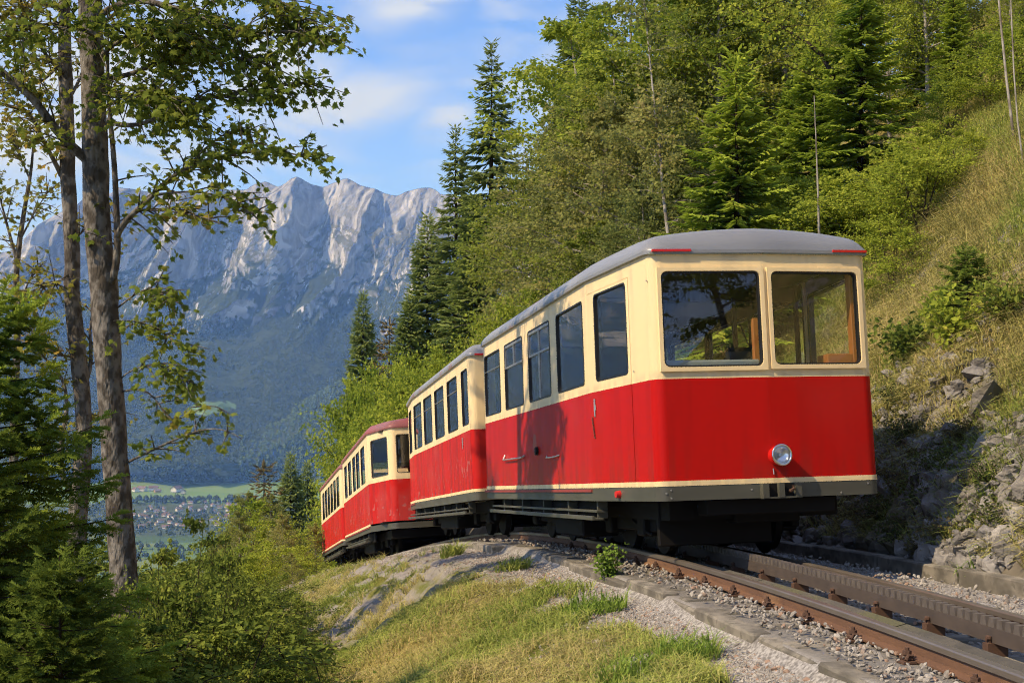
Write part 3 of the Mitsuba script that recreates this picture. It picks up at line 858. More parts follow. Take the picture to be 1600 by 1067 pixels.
def roof_mesh(half, u0, u1, prow, rise, dome0, dome1, lap=.035):
    """half(u): half width; rounded crown, domed ends"""
    us = np.unique(np.concatenate([u0 + np.array([0, .01, .03, .06, .1, .15, .21, .28, .36, .46, .58, .72]), np.linspace(u0 + .8, u1 - .8, 22), u1 - np.array([.72, .58, .46, .36, .28, .21, .15, .1, .06, .03, .01, 0])]))
    a = np.sin(np.linspace(-1, 1, 41) * np.pi / 2)
    a = np.sign(a) * (1 - (1 - np.abs(a)) ** 1.0)
    U, A = np.meshgrid(us, a, indexing='ij')
    b = np.array([half(x) for x in us])[:, None] + lap
    rc = .13
    for end, s in ((u0, 1), (u1, -1)):
        dd = np.clip((U - end) * s, 0, rc)
        b = b - (rc - np.sqrt(np.maximum(rc * rc - (rc - dd) ** 2, 0))) * .9
    Wd = A * b
    k = np.clip(1 - (U - u0) / .8, 0, 1)
    Uy = U - prow * (1 - np.abs(A)) * k - lap * np.where(U < u0 + .4, 1 - (U - u0) / .4, 0) + lap * np.where(U > u1 - .4, 1 - (u1 - U) / .4, 0)
    dl = (1 - np.abs(A)) * b
    p = (1 - (1 - np.clip(dl / 1.15, 0, 1)) ** 2.2) * .46 + np.clip(dl / .13, 0, 1) ** .5 * .54

    def dome(d, L):
        return 0.80 * np.clip(d / .13, 0, 1) ** .5 + .20 * (1 - (1 - np.clip(d / L, 0, 1)) ** 2.0)
    z = HR + .005 + rise * p * np.minimum(dome(U - u0, dome0), dome(u1 - U, dome1))
    n, mcol = U.shape
    top = np.stack([Wd, Uy, z], -1).reshape(-1, 3)
    f = grid_faces(n, mcol)[:, ::-1]
    # lip down to the roof edge
    loop = [(0, j) for j in range(mcol)] + [(i, mcol - 1) for i in range(1, n)] + [(n - 1, j) for j in range(mcol - 2, -1, -1)] + [(i, 0) for i in range(n - 2, 0, -1)]
    li = np.array([i * mcol + j for i, j in loop])
    low = top[li] * [1, 1, 0] + [0, 0, HR - .022]
    kk = len(li)
    b0 = len(top)
    g = np.arange(kk)
    lf = np.vstack([np.stack([li[g], li[(g + 1) % kk], b0 + (g + 1) % kk], 1), np.stack([li[g], b0 + (g + 1) % kk, b0 + g], 1)])
    under = np.vstack([low, [[0, (u0 + u1) / 2, HR - .022]]])
    uf = np.stack([b0 + g, b0 + (g + 1) % kk, g * 0 + b0 + kk], 1)
    return np.vstack([top, under]), np.vstack([f, lf[:, ::-1], uf])


def half_of(pts):
    """half width of the left side of the outline at u"""
    left = sorted([(p[1], -p[0]) for p in pts if p[0] < -.2])
    us, hs = [a for a, _ in left], [b for _, b in left]
    return lambda u: float(np.interp(u, us, hs))


def ring(hole, g=.028):
    return hole.difference(hole.buffer(-g))


def build_car(key, label, axes, origin, pts, radii, windows, doors, red='red_paint', cream='cream_paint', roof='roof_silver', seats=True, bogies=(1.9, 5.4), nofront_stripe=(), board=None, roof_rise=.245, group='cars of the red and cream mountain train'):
    """pts run from the far left corner along the left side, round the near end, back along the right side.
    windows: {edge: [(s0, s1, h0, h1, style)]}, doors: {edge: [(s0, s1)]}"""
    M = as_matrix(axes, origin)
    say(key, label, 'railway carriage', group)
    edges, arcs = outline(pts, radii)

    def P(name, mb, bsdf, smooth=False, uv=False, number=True):
        return put(f'{key}__{name}', mb, bsdf, smooth, M, uv, number)
    lower, upper, lining, gap = MB(), MB(), MB(), .005
    for i, e in enumerate(edges):
        holes = [rrect(a, b, c, d, 0.05) for a, b, c, d, st in windows.get(i, [])]
        lo = sg.box(e.t0, HB, e.L - e.t1, HBELT)
        up = sg.box(e.t0, HBELT, e.L - e.t1, HR)
        for a, b in doors.get(i, []):
            dr_lo, dr_up = sg.box(a, HB, b, HBELT), sg.box(a, HBELT, b, 2.035)
            lo = lo.difference(sg.box(a - gap, 0, b + gap, HBELT + 1))
            up = up.difference(sg.box(a - gap, 0, b + gap, 2.035 + gap))
            k = P('door', MB().add(*e.place(extrude(dr_lo, .045), .003, .045)), red, uv=True)
            for h in holes:
                dr_up = dr_up.difference(h)
            put(f'{k}__upper_panel', MB().add(*e.place(extrude(dr_up, .045), .003, .045)), cream, M=M, uv=True, number=False)
            hd = MB().box(0, .022, 0, .014, 0, .17, .004).box(-.012, .034, 0, .01, .06, .11, .003)
            hv, hf, _ = hd.arrays()
            sp = a + .11 if (b - a) > .7 else a + .06
            hv = np.column_stack([e.A + (sp + hv[:, :1]) * e.d + (.004 + hv[:, 1:2]) * e.n, .86 + hv[:, 2]])
            put(f'{k}__handle', (hv, hf[:, ::-1]), 'aluminium', M=M, number=False)
        for h in holes:
            up = up.difference(h)
        lower.add(*e.place(extrude(lo, .045), 0, .045))
        upper.add(*e.place(extrude(up, .045), 0, .045))
        if e.L > .3:
            li = sg.box(e.t0 + .06, .30, e.L - e.t1 - .06, HR - .03)
            for h in holes:
                li = li.difference(h.buffer(.004))
            lining.add(*e.place(extrude(li, .008), -.048, .008))
        for (a, b, c, d, st), hole in zip(windows.get(i, []), holes):
            front = st == 'front'
            k = P('front_window' if front else 'window', MB().add(*e.place(extrude(ring(hole, .013 if front else .016), .05), .006, .05)), 'rubber' if st != 'grey' else 'gasket_grey')
            inner = np.array(hole.buffer(-.018).exterior.coords)[:-1]
            mid = np.array([[(a + b) / 2, (c + d) / 2]])
            pv = np.vstack([inner, mid])
            kk = len(inner)
            xy = e.A + pv[:, :1] * e.d - .014 * e.n
            put(f'{k}__pane', (np.column_stack([xy, pv[:, 1]]), np.stack([np.arange(kk), (np.arange(kk) + 1) % kk, np.full(kk, kk)], 1)), 'window_glass', M=M, number=False)
            if front:
                fr = sg.box(a - .032, c - .034, b + .032, d + .03).buffer(.004).difference(hole.buffer(.002))
                put(f'{k}__frame', MB().add(*e.place(extrude(fr, .03), .024, .03)), cream, M=M, uv=True, number=False)
            elif st in ('sash', 'sash_low', 'line'):
                hs = d - (d - c) * (.36 if st != 'line' else .27)
                sh = MB()
                t = .022 if st != 'line' else .010
                bars = [sg.box(a + .02, hs - t / 2, b - .02, hs + t / 2)]
                if st != 'line':
                    bars += [sg.box(a + .02, d - .05, b - .02, d - .02), sg.box((a + b) / 2 - .012, hs, (a + b) / 2 + .012, d - .03), sg.box(a + .02, hs, a + .034, d - .03), sg.box(b - .034, hs, b - .02, d - .03)]
                    if st == 'sash':
                        bars += [sg.box((a + b) / 2 - .03, c + .02, (a + b) / 2 + .008, hs)]
                from shapely import union_all
                put(f'{k}__sash', MB().add(*e.place(extrude(union_all(bars), .012), .001, .012)), 'aluminium', M=M, number=False)
    for a in arcs:
        arc_wall(lower, a, HB, HBELT)
        arc_wall(upper, a, HBELT, HR)
    P('lower_body', lower, red, uv=True, number=False, smooth=False)
    P('upper_body', upper, cream, uv=True, number=False)
    P('lining', lining, 'wood_brown', number=False)
    # trim, skirt
    stripe = strip(MB(), [e for i, e in enumerate(edges) if i not in nofront_stripe], arcs if not nofront_stripe else arcs[:1] + arcs[3:], .198, .241, .008)
    P('waist_stripe', stripe, cream, uv=True, number=False)
    P('skirt', strip(MB(), edges, arcs, .076, .198, .004, .03), 'skirt_paint', number=False)
    sill = MB()
    e = edges[0]
    sill.add(*e.place(trimesh.creation.box(bounds=[[.02, .160, 0], [e.L - .02, .186, .03]]), .022, .03))
    P('sill_rail', sill, 'sill_red', number=False)
    u0 = min(p[1] for p in pts)
    u1 = max(p[1] for p in pts)
    ends = [p[1] for p in pts if p[0] < -.2]
    prow = (min(ends) - u0)
    half = half_of(pts)
    rv, rf = roof_mesh(half, min(ends), u1, prow, roof_rise, .62, .5)
    P('roof', (rv, rf), roof, smooth=40, number=False)
    # inside
    W = .98
    P('floor', MB().box(-W, W, u0 + .3, u1 - .2, .20, .24), 'black_iron', number=False)
    P('ceiling', MB().box(-W + .02, W - .02, u0 + .35, u1 - .2, 2.13, 2.16), 'ceiling_dark', number=False)
    if seats:
        y = min(ends) + 2.0
        while y < u1 - .8:
            for s in (-1, 1):
                x0, x1 = (s * .36, s * .96)
                k = P('seat', MB().box(x0, x1, y - .22, y + .22, .62, .70, .03), 'seat_green')
                put(f'{k}__backrest', MB().box(x0, x1, y + .19, y + .27, .68, 1.24, .03), 'seat_green', M=M, number=False)
                put(f'{k}__base', MB().box(s * .45, s * .90, y - .18, y + .2, .241, .62), 'wood_brown', M=M, number=False)
            y += .71
    # frame below, with boxes added to darken the gap under the floor
    P('underframe_and_dark_boxes', MB().box(-.78, .78, u0 + .45, u1 - .35, -.10, .075).box(-1.0, -.97, u0 + 1.75, u1 - .4, -.12, .08).box(.97, 1.0, u0 + 1.75, u1 - .4, -.12, .08)
      .box(-.34, .34, u0 + 2.4, u1 - 2.4, -.30, -.10, .02).box(-.9, -.5, u0 + 3.0, u1 - 3.0, -.32, -.06, .02).box(.45, .9, u0 + 2.8, u1 - 2.9, -.34, -.06, .02), 'black_iron', number=False)
    b0, b1 = board if board else (min(ends) + 1.6, u1 - .25)
    for s in (-1, 1):
        fb = MB().box(s * 1.02, s * 1.12, b0, b1, -.035, -.012, .003).box(s * 1.06, s * 1.17, b0 - .02, b1 - .05, -.105, -.085, .003)
        fb.box(s * 1.145, s * 1.172, b0 - .02, b1 - .05, -.105, -.065, .003)
        for q in np.arange(b0 + .03, b1, 1.15):
            fb.box(s * 1.0, s * 1.10, q, q + .03, -.09, .075, .003)
        P('footboard', fb, 'skirt_paint')
    for y in bogies:
        fr = MB()
        for s in (-1, 1):
            fr.box(s * .62, s * .70, y - .85, y + .85, -.22, -.08, .01)
            for q in (-.55, .55):
                fr.box(s * .60, s * .76, y + q - .11, y + q + .11, -.26, -.06, .015)
            for q in (-.28, 0, .28):
                fr.tube([(s * .66, y + q, -.08), (s * .66, y + q, .0)], .05, 8)
        fr.box(-.66, .66, y - .12, y + .12, -.20, -.04, .01)
        for q in (-.55, .55):
            fr.tube([(-.5, y + q, -.16), (.5, y + q, -.16)], .045, 8)
        # brake rod, small pipes
        fr.tube([(-.72, y - .2, -.12), (-.74, y - .55, -.20), (-.72, y - .8, -.25)], .014, 6)
        k = P('bogie', fr, 'black_iron')
        for s in (-1, 1):
            for q in (-.55, .55):
                wm = MB().tube([(s * .455, y + q, -.155), (s * .462, y + q, -.155), (s * .466, y + q, -.155), (s * .54, y + q, -.155), (s * .545, y + q, -.155)], [.30, .318, .288, .284, .27], 28)
                put(fresh(f'{k}__wheel'), wm, 'black_iron', 30, M)
    return edges, arcs, M


def car_outline(taper_near, hw_near, L, taper_far, hw_far, prow=0.0, r=.11):
    left = [(-hw_far, L)]
    rad = [r]
    if taper_far > 0:
        left.append((-1.15, L - taper_far))
        rad.append(0.0)
    if taper_near > 0:
        left.append((-1.15, taper_near))
        rad.append(0.0)
    left.append((-hw_near, 0))
    rad.append(r)
    pts, radii = list(left), list(rad)
    if prow:
        pts.append((0, -prow))
        radii.append(0.0)
    for p, q in zip(left[::-1], rad[::-1]):
        pts.append((-p[0], p[1]))
        radii.append(q)
    return pts, radii


WT, WB_ = 2.01, 1.184
# ---- front car: cab with two big front windows
A1, O1 = car_axes(.201, .115, .009), np.array([2.204, 10.828, -1.395])
pts, radii = car_outline(1.52, .995, 7.20, 0, 1.15, .047)
# edges: 0 left side (far to near), 1 left cab side, 2 front left, 3 front right, 4 right cab side, 5 right side, 6 far end
L0 = 7.20 - 1.52
side = lambda a, b: (7.20 - b, 7.20 - a)
lw = [(*side(1.685 + i * 1.416, 2.785 + i * 1.416), WB_, WT, st) for i, st in enumerate(('plain', 'sash', 'sash_low', 'line'))]
cabL = math.hypot(1.52, .155)
d0, d1 = .541, 1.331
f_ = cabL / 1.52
win = {0: lw, 1: [(cabL - d1 * f_, cabL - d0 * f_, WB_, WT, 'plain')],
       2: [(.092, .962, 1.193, 2.007, 'front')], 3: [(.07, .888, 1.20, 2.003, 'front')],
       4: [(.18 * f_, 1.44 * f_, WB_, WT, 'plain')], 5: [(a - 1.52, b - 1.52, c, d, 'plain') for a, b, c, d in [(1.60 + i * 1.416, 2.90 + i * 1.416, WB_, WT) for i in range(4)]]}
C1 = 'railcar'
ed, ar, M1 = build_car(C1, 'front red and cream carriage with silver roof, two large cab windows and one round headlamp', A1, O1, pts, radii, win,
                       {1: [(cabL - 1.505, cabL - .49)]}, board=(1.55, 6.9))
efr, efl = ed[3], ed[2]


def on_edge(e, s, off, h):
    p = e.A + e.d * s + e.n * off
    return np.array([p[0], p[1], h])


# headlamp
hl = on_edge(efr, .04, 0, .425)
nx = np.array([efr.n[0] * .6 + .0, efr.n[1], 0.06])
nx /= np.linalg.norm(nx)
k = put(f'{C1}__headlight', MB().tube([hl - nx * .02, hl + nx * .06, hl + nx * .105, hl + nx * .112], [.074, .086, .084, .080], 28, caps=False), 'lamp_red', 40, M1)
rim = trimesh.creation.torus(.083, .010, major_sections=36, minor_sections=10)
Zt = trimesh.geometry.align_vectors([0, 0, 1], nx)
rim.apply_transform(Zt)
rim.apply_translation(hl + nx * .112)
put(f'{k}__rim', rim, 'chrome', True, M1, number=False)
a = np.linspace(0, np.pi / 2, 8)
bowl = trimesh.creation.revolve(np.column_stack([.079 * np.sin(a) + .001, .105 - .055 * np.cos(a)]), sections=32)
bowl.apply_transform(Zt)
bowl.apply_translation(hl + nx * .008)
put(f'{k}__reflector', bowl, 'chrome', True, M1, number=False)
lens = trimesh.creation.revolve(np.column_stack([np.array([.0005, .035, .06, .078]), np.array([.130, .126, .120, .113])]), sections=32)
lens.apply_transform(Zt)
lens.apply_translation(hl)
put(f'{k}__lens', lens, 'lamp_glass', True, M1, number=False)
bulb = trimesh.creation.icosphere(2, .016)
bulb.apply_translation(hl + nx * .075)
put(f'{k}__bulb', bulb, 'aluminium', True, M1, number=False)
put(f'{C1}__lamp_cable', MB().tube([on_edge(efr, .0, .01, .32), on_edge(efr, -.0 + .003, .012, .27)], .005, 6), 'aluminium', False, M1)
# coupling bracket in the skirt
cp = MB()
for s, wd in ((-.145, .055), (.0, .05), (.155, .055)):
    e = efr
    v, f, _ = e.place(trimesh.creation.box(bounds=[[s - wd / 2 + .05, .078, 0], [s + wd / 2 + .05, .199, .10]]), .055, .10)
    cp.add(v, f)
v, f, _ = efr.place(trimesh.creation.box(bounds=[[-.12, .070, 0], [.235, .084, .12]]), .05, .12)
cp.add(v, f)
put(f'{C1}__coupling_bracket', cp, 'skirt_paint', False, M1)
v, f, _ = efr.place(trimesh.creation.box(bounds=[[-.115, .086, 0], [.23, .192, .008]]), .013, .008)
put(f'{C1}__coupling_pocket', (v, f), 'black_iron', False, M1)
hk = MB().tube([on_edge(efr, .135, .0, .13), on_edge(efr, .135, .05, .13), on_edge(efr, .15, .075, .15), on_edge(efr, .15, .06, .17)], .014, 8)
put(f'{C1}__hook', hk, 'rust_dark', 40, M1)
# buffer beam under the nose, seen black against the rock; last plate added in place of shadow
put(f'{C1}__buffer_beam', MB().box(-.55, .62, .10, .34, -.06, .076, .01).box(-.2, .40, .35, .6, -.14, .0, .01).box(-.80, .26, .66, .72, -.33, .07, .01), 'black_iron', False, M1)
# gutter and red corner flashes along the roof's front edge
for nm, e, s0, s1, mt_ in (('roof_trim', efl, .0, .99, 'skirt_trim'), ('roof_trim', efr, .01, .99, 'skirt_trim')):
    v, f, _ = e.place(trimesh.creation.box(bounds=[[s0, 2.155, 0], [s1, 2.172, .05]]), .028, .05)
    put(f'{C1}__{nm}', (v, f), mt_, False, M1)
mat('skirt_trim', (0.22, 0.25, 0.21), .45)
for e, s0, s1 in ((efl, .02, .36), (efr, .66, .985)):
    v, f, _ = e.place(trimesh.creation.box(bounds=[[s0, 2.174, 0], [s1, 2.194, .05]]), .046, .05)
    put(f'{C1}__red_flash', (v, f), 'lamp_red', False, M1)
# side fittings: grab rail, lamp, bolts
e = ed[0]
gr = MB().tube([on_edge(e, L0 - 4.23 + 0, .002, .63), on_edge(e, L0 - 4.23, .03, .575), on_edge(e, L0 - 4.20, .035, .565), on_edge(e, L0 - 3.08, .035, .565), on_edge(e, L0 - 3.05, .004, .59)], .010, 6)
put(f'{C1}__grab_rail', gr, 'aluminium', 40, M1)
gr = MB().tube([on_edge(e, L0 - 1.9, .002, .55), on_edge(e, L0 - 1.8, .03, .53), on_edge(e, L0 - 1.4, .03, .53), on_edge(e, L0 - 1.3, .002, .545)], .008, 6)
put(f'{C1}__grab_rail', gr, 'aluminium', 40, M1)
sk = MB().tube([on_edge(e, L0 - 2.35, -.01, .62), on_edge(e, L0 - 2.35, .03, .62)], [.05, .045], 12)
put(f'{C1}__socket', sk, 'black_iron', 40, M1)
e = ed[1]
sl = on_edge(e, cabL - .86, 0, .137)
put(f'{C1}__side_lamp', MB().tube([sl, sl + np.append(e.n, 0) * .045], [.036, .030], 14), 'lamp_red', 40, M1)
# the short chain hanging by the door
t_ = np.linspace(0, 1, 24)
ch = MB().tube(np.array([on_edge(ed[1], cabL - 1.46 + .05 * q + .012 * math.sin(q * 40), .012, .86 - .20 * q) for q in t_]), .006, 5)
put(f'{C1}__door_chain', ch, 'rust_dark', False, M1)
# bolts
bl = MB()
for e, s, h in ((efl, .10, .165), (efl, .10, .10), (efl, .06, .14), (efr, .88, .17), (efr, .62, .10), (efl, .80, .15), (ed[1], cabL - .06, 1.94), (ed[1], cabL - .42, 1.20)):
    p = on_edge(e, s, .003, h)
    bl.tube([p, p + np.append(e.n, 0) * .008], .008, 6)
put(f'{C1}__bolts', bl, 'aluminium', False, M1)
labels[f'{C1}__bolts'] = {'kind': 'stuff'}
# cab furniture
put(f'{C1}__dashboard', MB().box(-.93, .0, .08, .42, 1.05, 1.262, .02).box(0, .93, .08, .36, 1.02, 1.215, .02), 'dash_grey', False, M1)
put(f'{C1}__corner_post', MB().box(.86, .93, .075, .16, 1.15, 2.1, .006).box(.62, .93, .08, .30, 1.16, 1.30, .006), 'wood_orange', False, M1)
put(f'{C1}__corner_post', MB().box(-.05, -.0, .10, .15, 1.2, 1.62, .006), 'wood_orange', False, M1)
pt = MB().box(-1.06, -.35, 1.60, 1.63, .25, 1.25).box(.55, 1.06, 1.60, 1.63, .25, 1.15)
for x0, x1 in ((-1.06, -.98), (-.40, -.34), (.36, .40), (1.02, 1.06)):
    pt.box(x0, x1, 1.595, 1.635, .25, 2.13)
pt.box(-1.06, 1.06, 1.6, 1.63, 1.98, 2.13)
put(f'{C1}__partition', pt, 'wood_brown', False, M1)
k = put(f'{C1}__driver_seat', MB().box(.10, .50, .75, 1.15, .75, .83, .03).box(.26, .34, .9, 1.0, .24, .75), 'rubber', False, M1)
put(f'{k}__backrest', MB().box(.10, .50, 1.13, 1.22, .85, 1.48, .04), 'rubber', False, M1, number=False)

# ---- second car, coupled behind the first
A2, O2 = car_axes(.212, .147, .014), np.array([.59, 18.546, -2.33])
pts, radii = car_outline(0, 1.15, 7.79, 1.61, 1.03)
# edges: 0 far left taper, 1 left side, 2 near end, 3 right side, 4 right taper, 5 far end
S2 = 7.79 - 1.61
ww = [(.17, .71), (1.11, 2.05), (2.42, 3.39), (3.74, 4.71), (5.02, 6.03)]
tl_ = math.hypot(1.61, .12)
win = {1: [(S2 - b, S2 - a, WB_, WT, 'plain' if i in (0,) else 'line') for i, (a, b) in enumerate(ww)], 0: [(.35, 1.15, WB_, WT, 'plain')], 3: [(a, b, WB_, WT, 'plain') for a, b in ww],
       4: [(.45, 1.25, WB_, WT, 'plain')],}
C2 = 'railcar_001'
ed2, _, M2 = build_car(C2, 'second carriage from the front, scuffed red sides, coupled behind the one with the headlamp', A2, O2, pts, radii, win, {1: [(S2 - .86, S2 - .10)], 3: [(.10, .86)]}, red='red_paint_old', bogies=(1.6, 6.0), board=(.7, 7.2))
v, f, _ = ed2[2].place(trimesh.creation.box(bounds=[[.08, 2.165, 0], [2.2, 2.19, .04]]), .044, .04)
put(f'{C2}__red_flash', (v, f), 'lamp_red', False, M2)

# ---- third car: leading cab of the rear pair
A3, K3 = car_axes(.209, .184, .025), np.array([-1.899, 27.67, -4.126])
O3 = K3 - 1.143 * A3[:, 1]
pts, radii = car_outline(1.143, .777, 1.143 + 7.02, 0, 1.15, .03, .16)
S3, c3 = 7.02, math.hypot(1.143, .373)
w3 = [(.70, 1.60), (1.99, 2.80), (3.05, 3.80), (4.25, 5.08), (5.51, 6.30)]
fw = .777
win = {0: [(S3 - b, S3 - a, WB_, WT, 'line') for a, b in w3], 1: [(.18, 1.04, 1.20, 2.01, 'grey')], 2: [(.11, .70, 1.22, 2.03, 'grey')], 3: [(.08, .67, 1.22, 2.03, 'grey')],
       4: [(c3 - 1.04, c3 - .18, 1.20, 2.01, 'plain')], 5: [(a, b, WB_, WT, 'plain') for a, b in w3], 6: [(.5, 1.8, WB_, WT, 'plain')]}
C3 = 'railcar_002'
build_car(C3, 'third carriage from the front with a tapered cab and dull red roof front', A3, O3, pts, radii, win, {}, red='red_paint_old', roof='roof_red', bogies=(2.2, 6.2), nofront_stripe=(1, 2, 3, 4), board=(2.2, 7.6))

# ---- last car
A4, O4 = car_axes(.231, .210, .012), np.array([-3.465, 34.892, -5.574])
pts, radii = car_outline(0, 1.15, 6.6, 0, 1.15)
w4 = [(.40 + .95 * i, 1.10 + .95 * i) for i in range(6)]
win = {0: [(6.6 - b, 6.6 - a, WB_, WT, 'line') for a, b in w4], 2: [(a, b, WB_, WT, 'plain') for a, b in w4], 1: [(.12, .70, .9, WT, 'plain'), (.9, 1.5, WB_, WT, 'plain')], 3: [(.5, 1.8, WB_, WT, 'plain')]}
C4 = 'railcar_003'
build_car(C4, 'last carriage of the train, farthest down the slope, with a row of narrow windows', A4, O4, pts, radii, win, {}, red='red_paint_old', roof='roof_red', bogies=(1.5, 5.1), board=(.5, 6.3))

# ================================================================== vegetation
def leaf_bsdf(key, dark, light, warm, warm_k=0.25, scale=0.5, trans=0.85, rough=0.4, wmul=1.0):
    dark, light, warm = ([v * 2.1 for v in c] for c in (dark, light, warm))
    def fn(p, n, uv):
        k = F(p.x * scale, p.y * scale, p.z * scale, 3)
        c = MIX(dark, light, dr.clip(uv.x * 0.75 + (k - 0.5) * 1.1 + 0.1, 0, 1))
        return MIX(c, warm, SS(1.0 - warm_k, 1.0, uv.y * 0.65 + k * 0.45) * 0.85)
    scene[key] = {'type': 'principledthin', 'base_color': mikit.proc(fn), 'roughness': rough, 'diff_trans': trans, 'spec_trans': 0.0}
    return key


leaf_bsdf('leaf_maple', (0.050, 0.080, 0.014), (0.130, 0.150, 0.026), (0.22, 0.15, 0.035), .32, .9, .85)
leaf_bsdf('leaf_maple_yellow', (0.085, 0.10, 0.018), (0.19, 0.175, 0.034), (0.27, 0.16, 0.04), .42, .9, .9)
leaf_bsdf('leaf_beech', (0.060, 0.092, 0.016), (0.185, 0.205, 0.036), (0.22, 0.18, 0.045), .36, .45)
leaf_bsdf('leaf_brown', (0.070, 0.092, 0.026), (0.185, 0.185, 0.058), (0.21, 0.165, 0.065), .36, .45)
leaf_bsdf('leaf_bright', (0.080, 0.122, 0.016), (0.225, 0.25, 0.036), (0.24, 0.215, 0.04), .25, .6)
leaf_bsdf('leaf_shrub', (0.026, 0.048, 0.010), (0.150, 0.180, 0.034), (0.17, 0.15, 0.036), .30, 1.1, .6, .35)
leaf_bsdf('leaf_weed', (0.018, 0.030, 0.009), (0.055, 0.066, 0.020), (0.07, 0.06, 0.025), .3, 2.0, .4)
leaf_bsdf('leaf_dry', (0.035, 0.034, 0.014), (0.095, 0.080, 0.034), (0.12, 0.085, 0.04), .4, 2.0, .4)
leaf_bsdf('needle_dark', (0.048, 0.078, 0.022), (0.175, 0.205, 0.062), (0.17, 0.16, 0.06), .2, .35, .3)
leaf_bsdf('needle_bright', (0.034, 0.066, 0.014), (0.125, 0.165, 0.030), (0.16, 0.16, 0.035), .25, .6, .35)
leaf_bsdf('needle_fresh', (0.028, 0.056, 0.010), (0.20, 0.25, 0.036), (0.22, 0.21, 0.04), .22, .8, .55)
leaf_bsdf('needle_lime', (0.050, 0.092, 0.013), (0.255, 0.30, 0.042), (0.26, 0.25, 0.05), .25, .8, .6)
leaf_bsdf('needle_shade', (0.016, 0.032, 0.007), (0.085, 0.115, 0.020), (0.10, 0.10, 0.022), .2, .9, .5)  # darker copy of needle_fresh, shade put into its colour
leaf_bsdf('needle_brown', (0.05, 0.05, 0.02), (0.12, 0.09, 0.04), (0.15, 0.09, 0.04), .4, .5, .2)
leaf_bsdf('grass_green', (0.085, 0.12, 0.024), (0.21, 0.23, 0.058), (0.27, 0.24, 0.10), .36, .9, .5)
leaf_bsdf('grass_dry', (0.125, 0.125, 0.040), (0.27, 0.245, 0.09), (0.27, 0.205, 0.12), .42, .6, .5)
leaf_bsdf('grass_fresh', (0.055, 0.10, 0.015), (0.13, 0.18, 0.035), (0.18, 0.18, 0.05), .2, .9, .5)
mat('bark_maple', mikit.proc(lambda p, n, uv: MIX(MIX((0.075, 0.065, 0.052), (0.195, 0.182, 0.16), SS(.36, .64, F(p.x * 15, p.y * 15, p.z * 9, 4))), (0.035, 0.030, 0.024), SS(.55, .75, F(p.x * 30, p.y * 30, p.z * 14, 3)) * .7)), .9, .2,
    bump=mikit.proc(lambda p, n, uv: F(p.x * 32, p.y * 32, p.z * 9, 3), 3e-3), bscale=.03)
mat('bark_pale', mikit.proc(lambda p, n, uv: MIX((0.14, 0.12, 0.10), (0.33, 0.31, 0.28), SS(.3, .6, F(p.x * 6, p.y * 6, p.z * 3.5, 4)))), .9, .2)
diff('bark_dark', (0.045, 0.036, 0.028))
diff('twig', (0.06, 0.045, 0.033))


def unit(v):
    return v / (np.linalg.norm(v, axis=-1, keepdims=True) + 1e-12)


MAPLE = np.array([(0, -.42), (.10, -.30), (.36, -.34), (.30, -.16), (.55, .02), (.28, .10), (.24, .26), (.10, .22), (0, .58)])
MAPLE = np.vstack([MAPLE, MAPLE[1:-1][::-1] * [-1, 1]])


def leaf_shape(kind):
    """outline in leaf plane (x across, y along), triangle fan from first vertex"""
    if kind == 'diamond':
        v = np.array([(0, 0, 0), (.36, .5, .10), (0, 1, 0), (-.36, .5, .10)], float)
        return v, np.array([[0, 1, 2], [0, 2, 3]])
    if kind == 'oval':
        v = np.array([(0, 0, 0), (.30, .28, .07), (.30, .65, .07), (0, 1.05, -.05), (-.30, .65, .07), (-.30, .28, .07)], float)
        return v, np.array([[0, 1, 2], [0, 2, 3], [0, 3, 4], [0, 4, 5]])
    k = len(MAPLE)
    v = np.vstack([[(0, 0, 0)], np.column_stack([MAPLE, -np.abs(MAPLE[:, 0]) * .25 - .12 * np.maximum(MAPLE[:, 1], 0)])])
    return v, np.array([[0, 1 + i, 1 + (i + 1) % k] for i in range(k)])


def leaves(mb, P, size, r, kind='diamond', out=None, up=.75, droop=.35, clump=None):
    """leaves at the points P; out: outward directions"""
    k = len(P)
    if k == 0:
        return mb
    lv, lf = leaf_shape(kind)
    a = r.normal(0, 1, (k, 3)) * [1, 1, .5]
    if out is not None:
        a = a * .7 + unit(out) * .9
    a[:, 2] -= droop
    y = unit(a)
    nn = r.normal(0, 1, (k, 3)) * .75
    nn[:, 2] += up
    if out is not None:
        nn += unit(out) * .45
    z = unit(nn - (nn * y).sum(1, keepdims=True) * y)
    x = np.cross(y, z)
    s = np.broadcast_to(size, (k,)) * r.uniform(.65, 1.25, k)
    V = P[:, None] + s[:, None, None] * (lv[None, :, :1] * x[:, None] + lv[None, :, 1:2] * y[:, None] + lv[None, :, 2:] * z[:, None])
    f = (lf[None] + (np.arange(k) * len(lv))[:, None, None]).reshape(-1, 3)
    c = r.uniform(0, 1, k) if clump is None else np.clip(clump, 0, 1)
    uv = np.stack([np.clip(r.uniform(0, 1, k) * .65 + c * .35, 0, 1), r.uniform(0, 1, k) * .5 + c * .5], -1)
    return mb.add(V.reshape(-1, 3), f, np.repeat(uv, len(lv), 0))


def bez(a, b, c, n):
    t = np.linspace(0, 1, n)[:, None]
    return (1 - t) ** 2 * a + 2 * t * (1 - t) * b + t * t * c


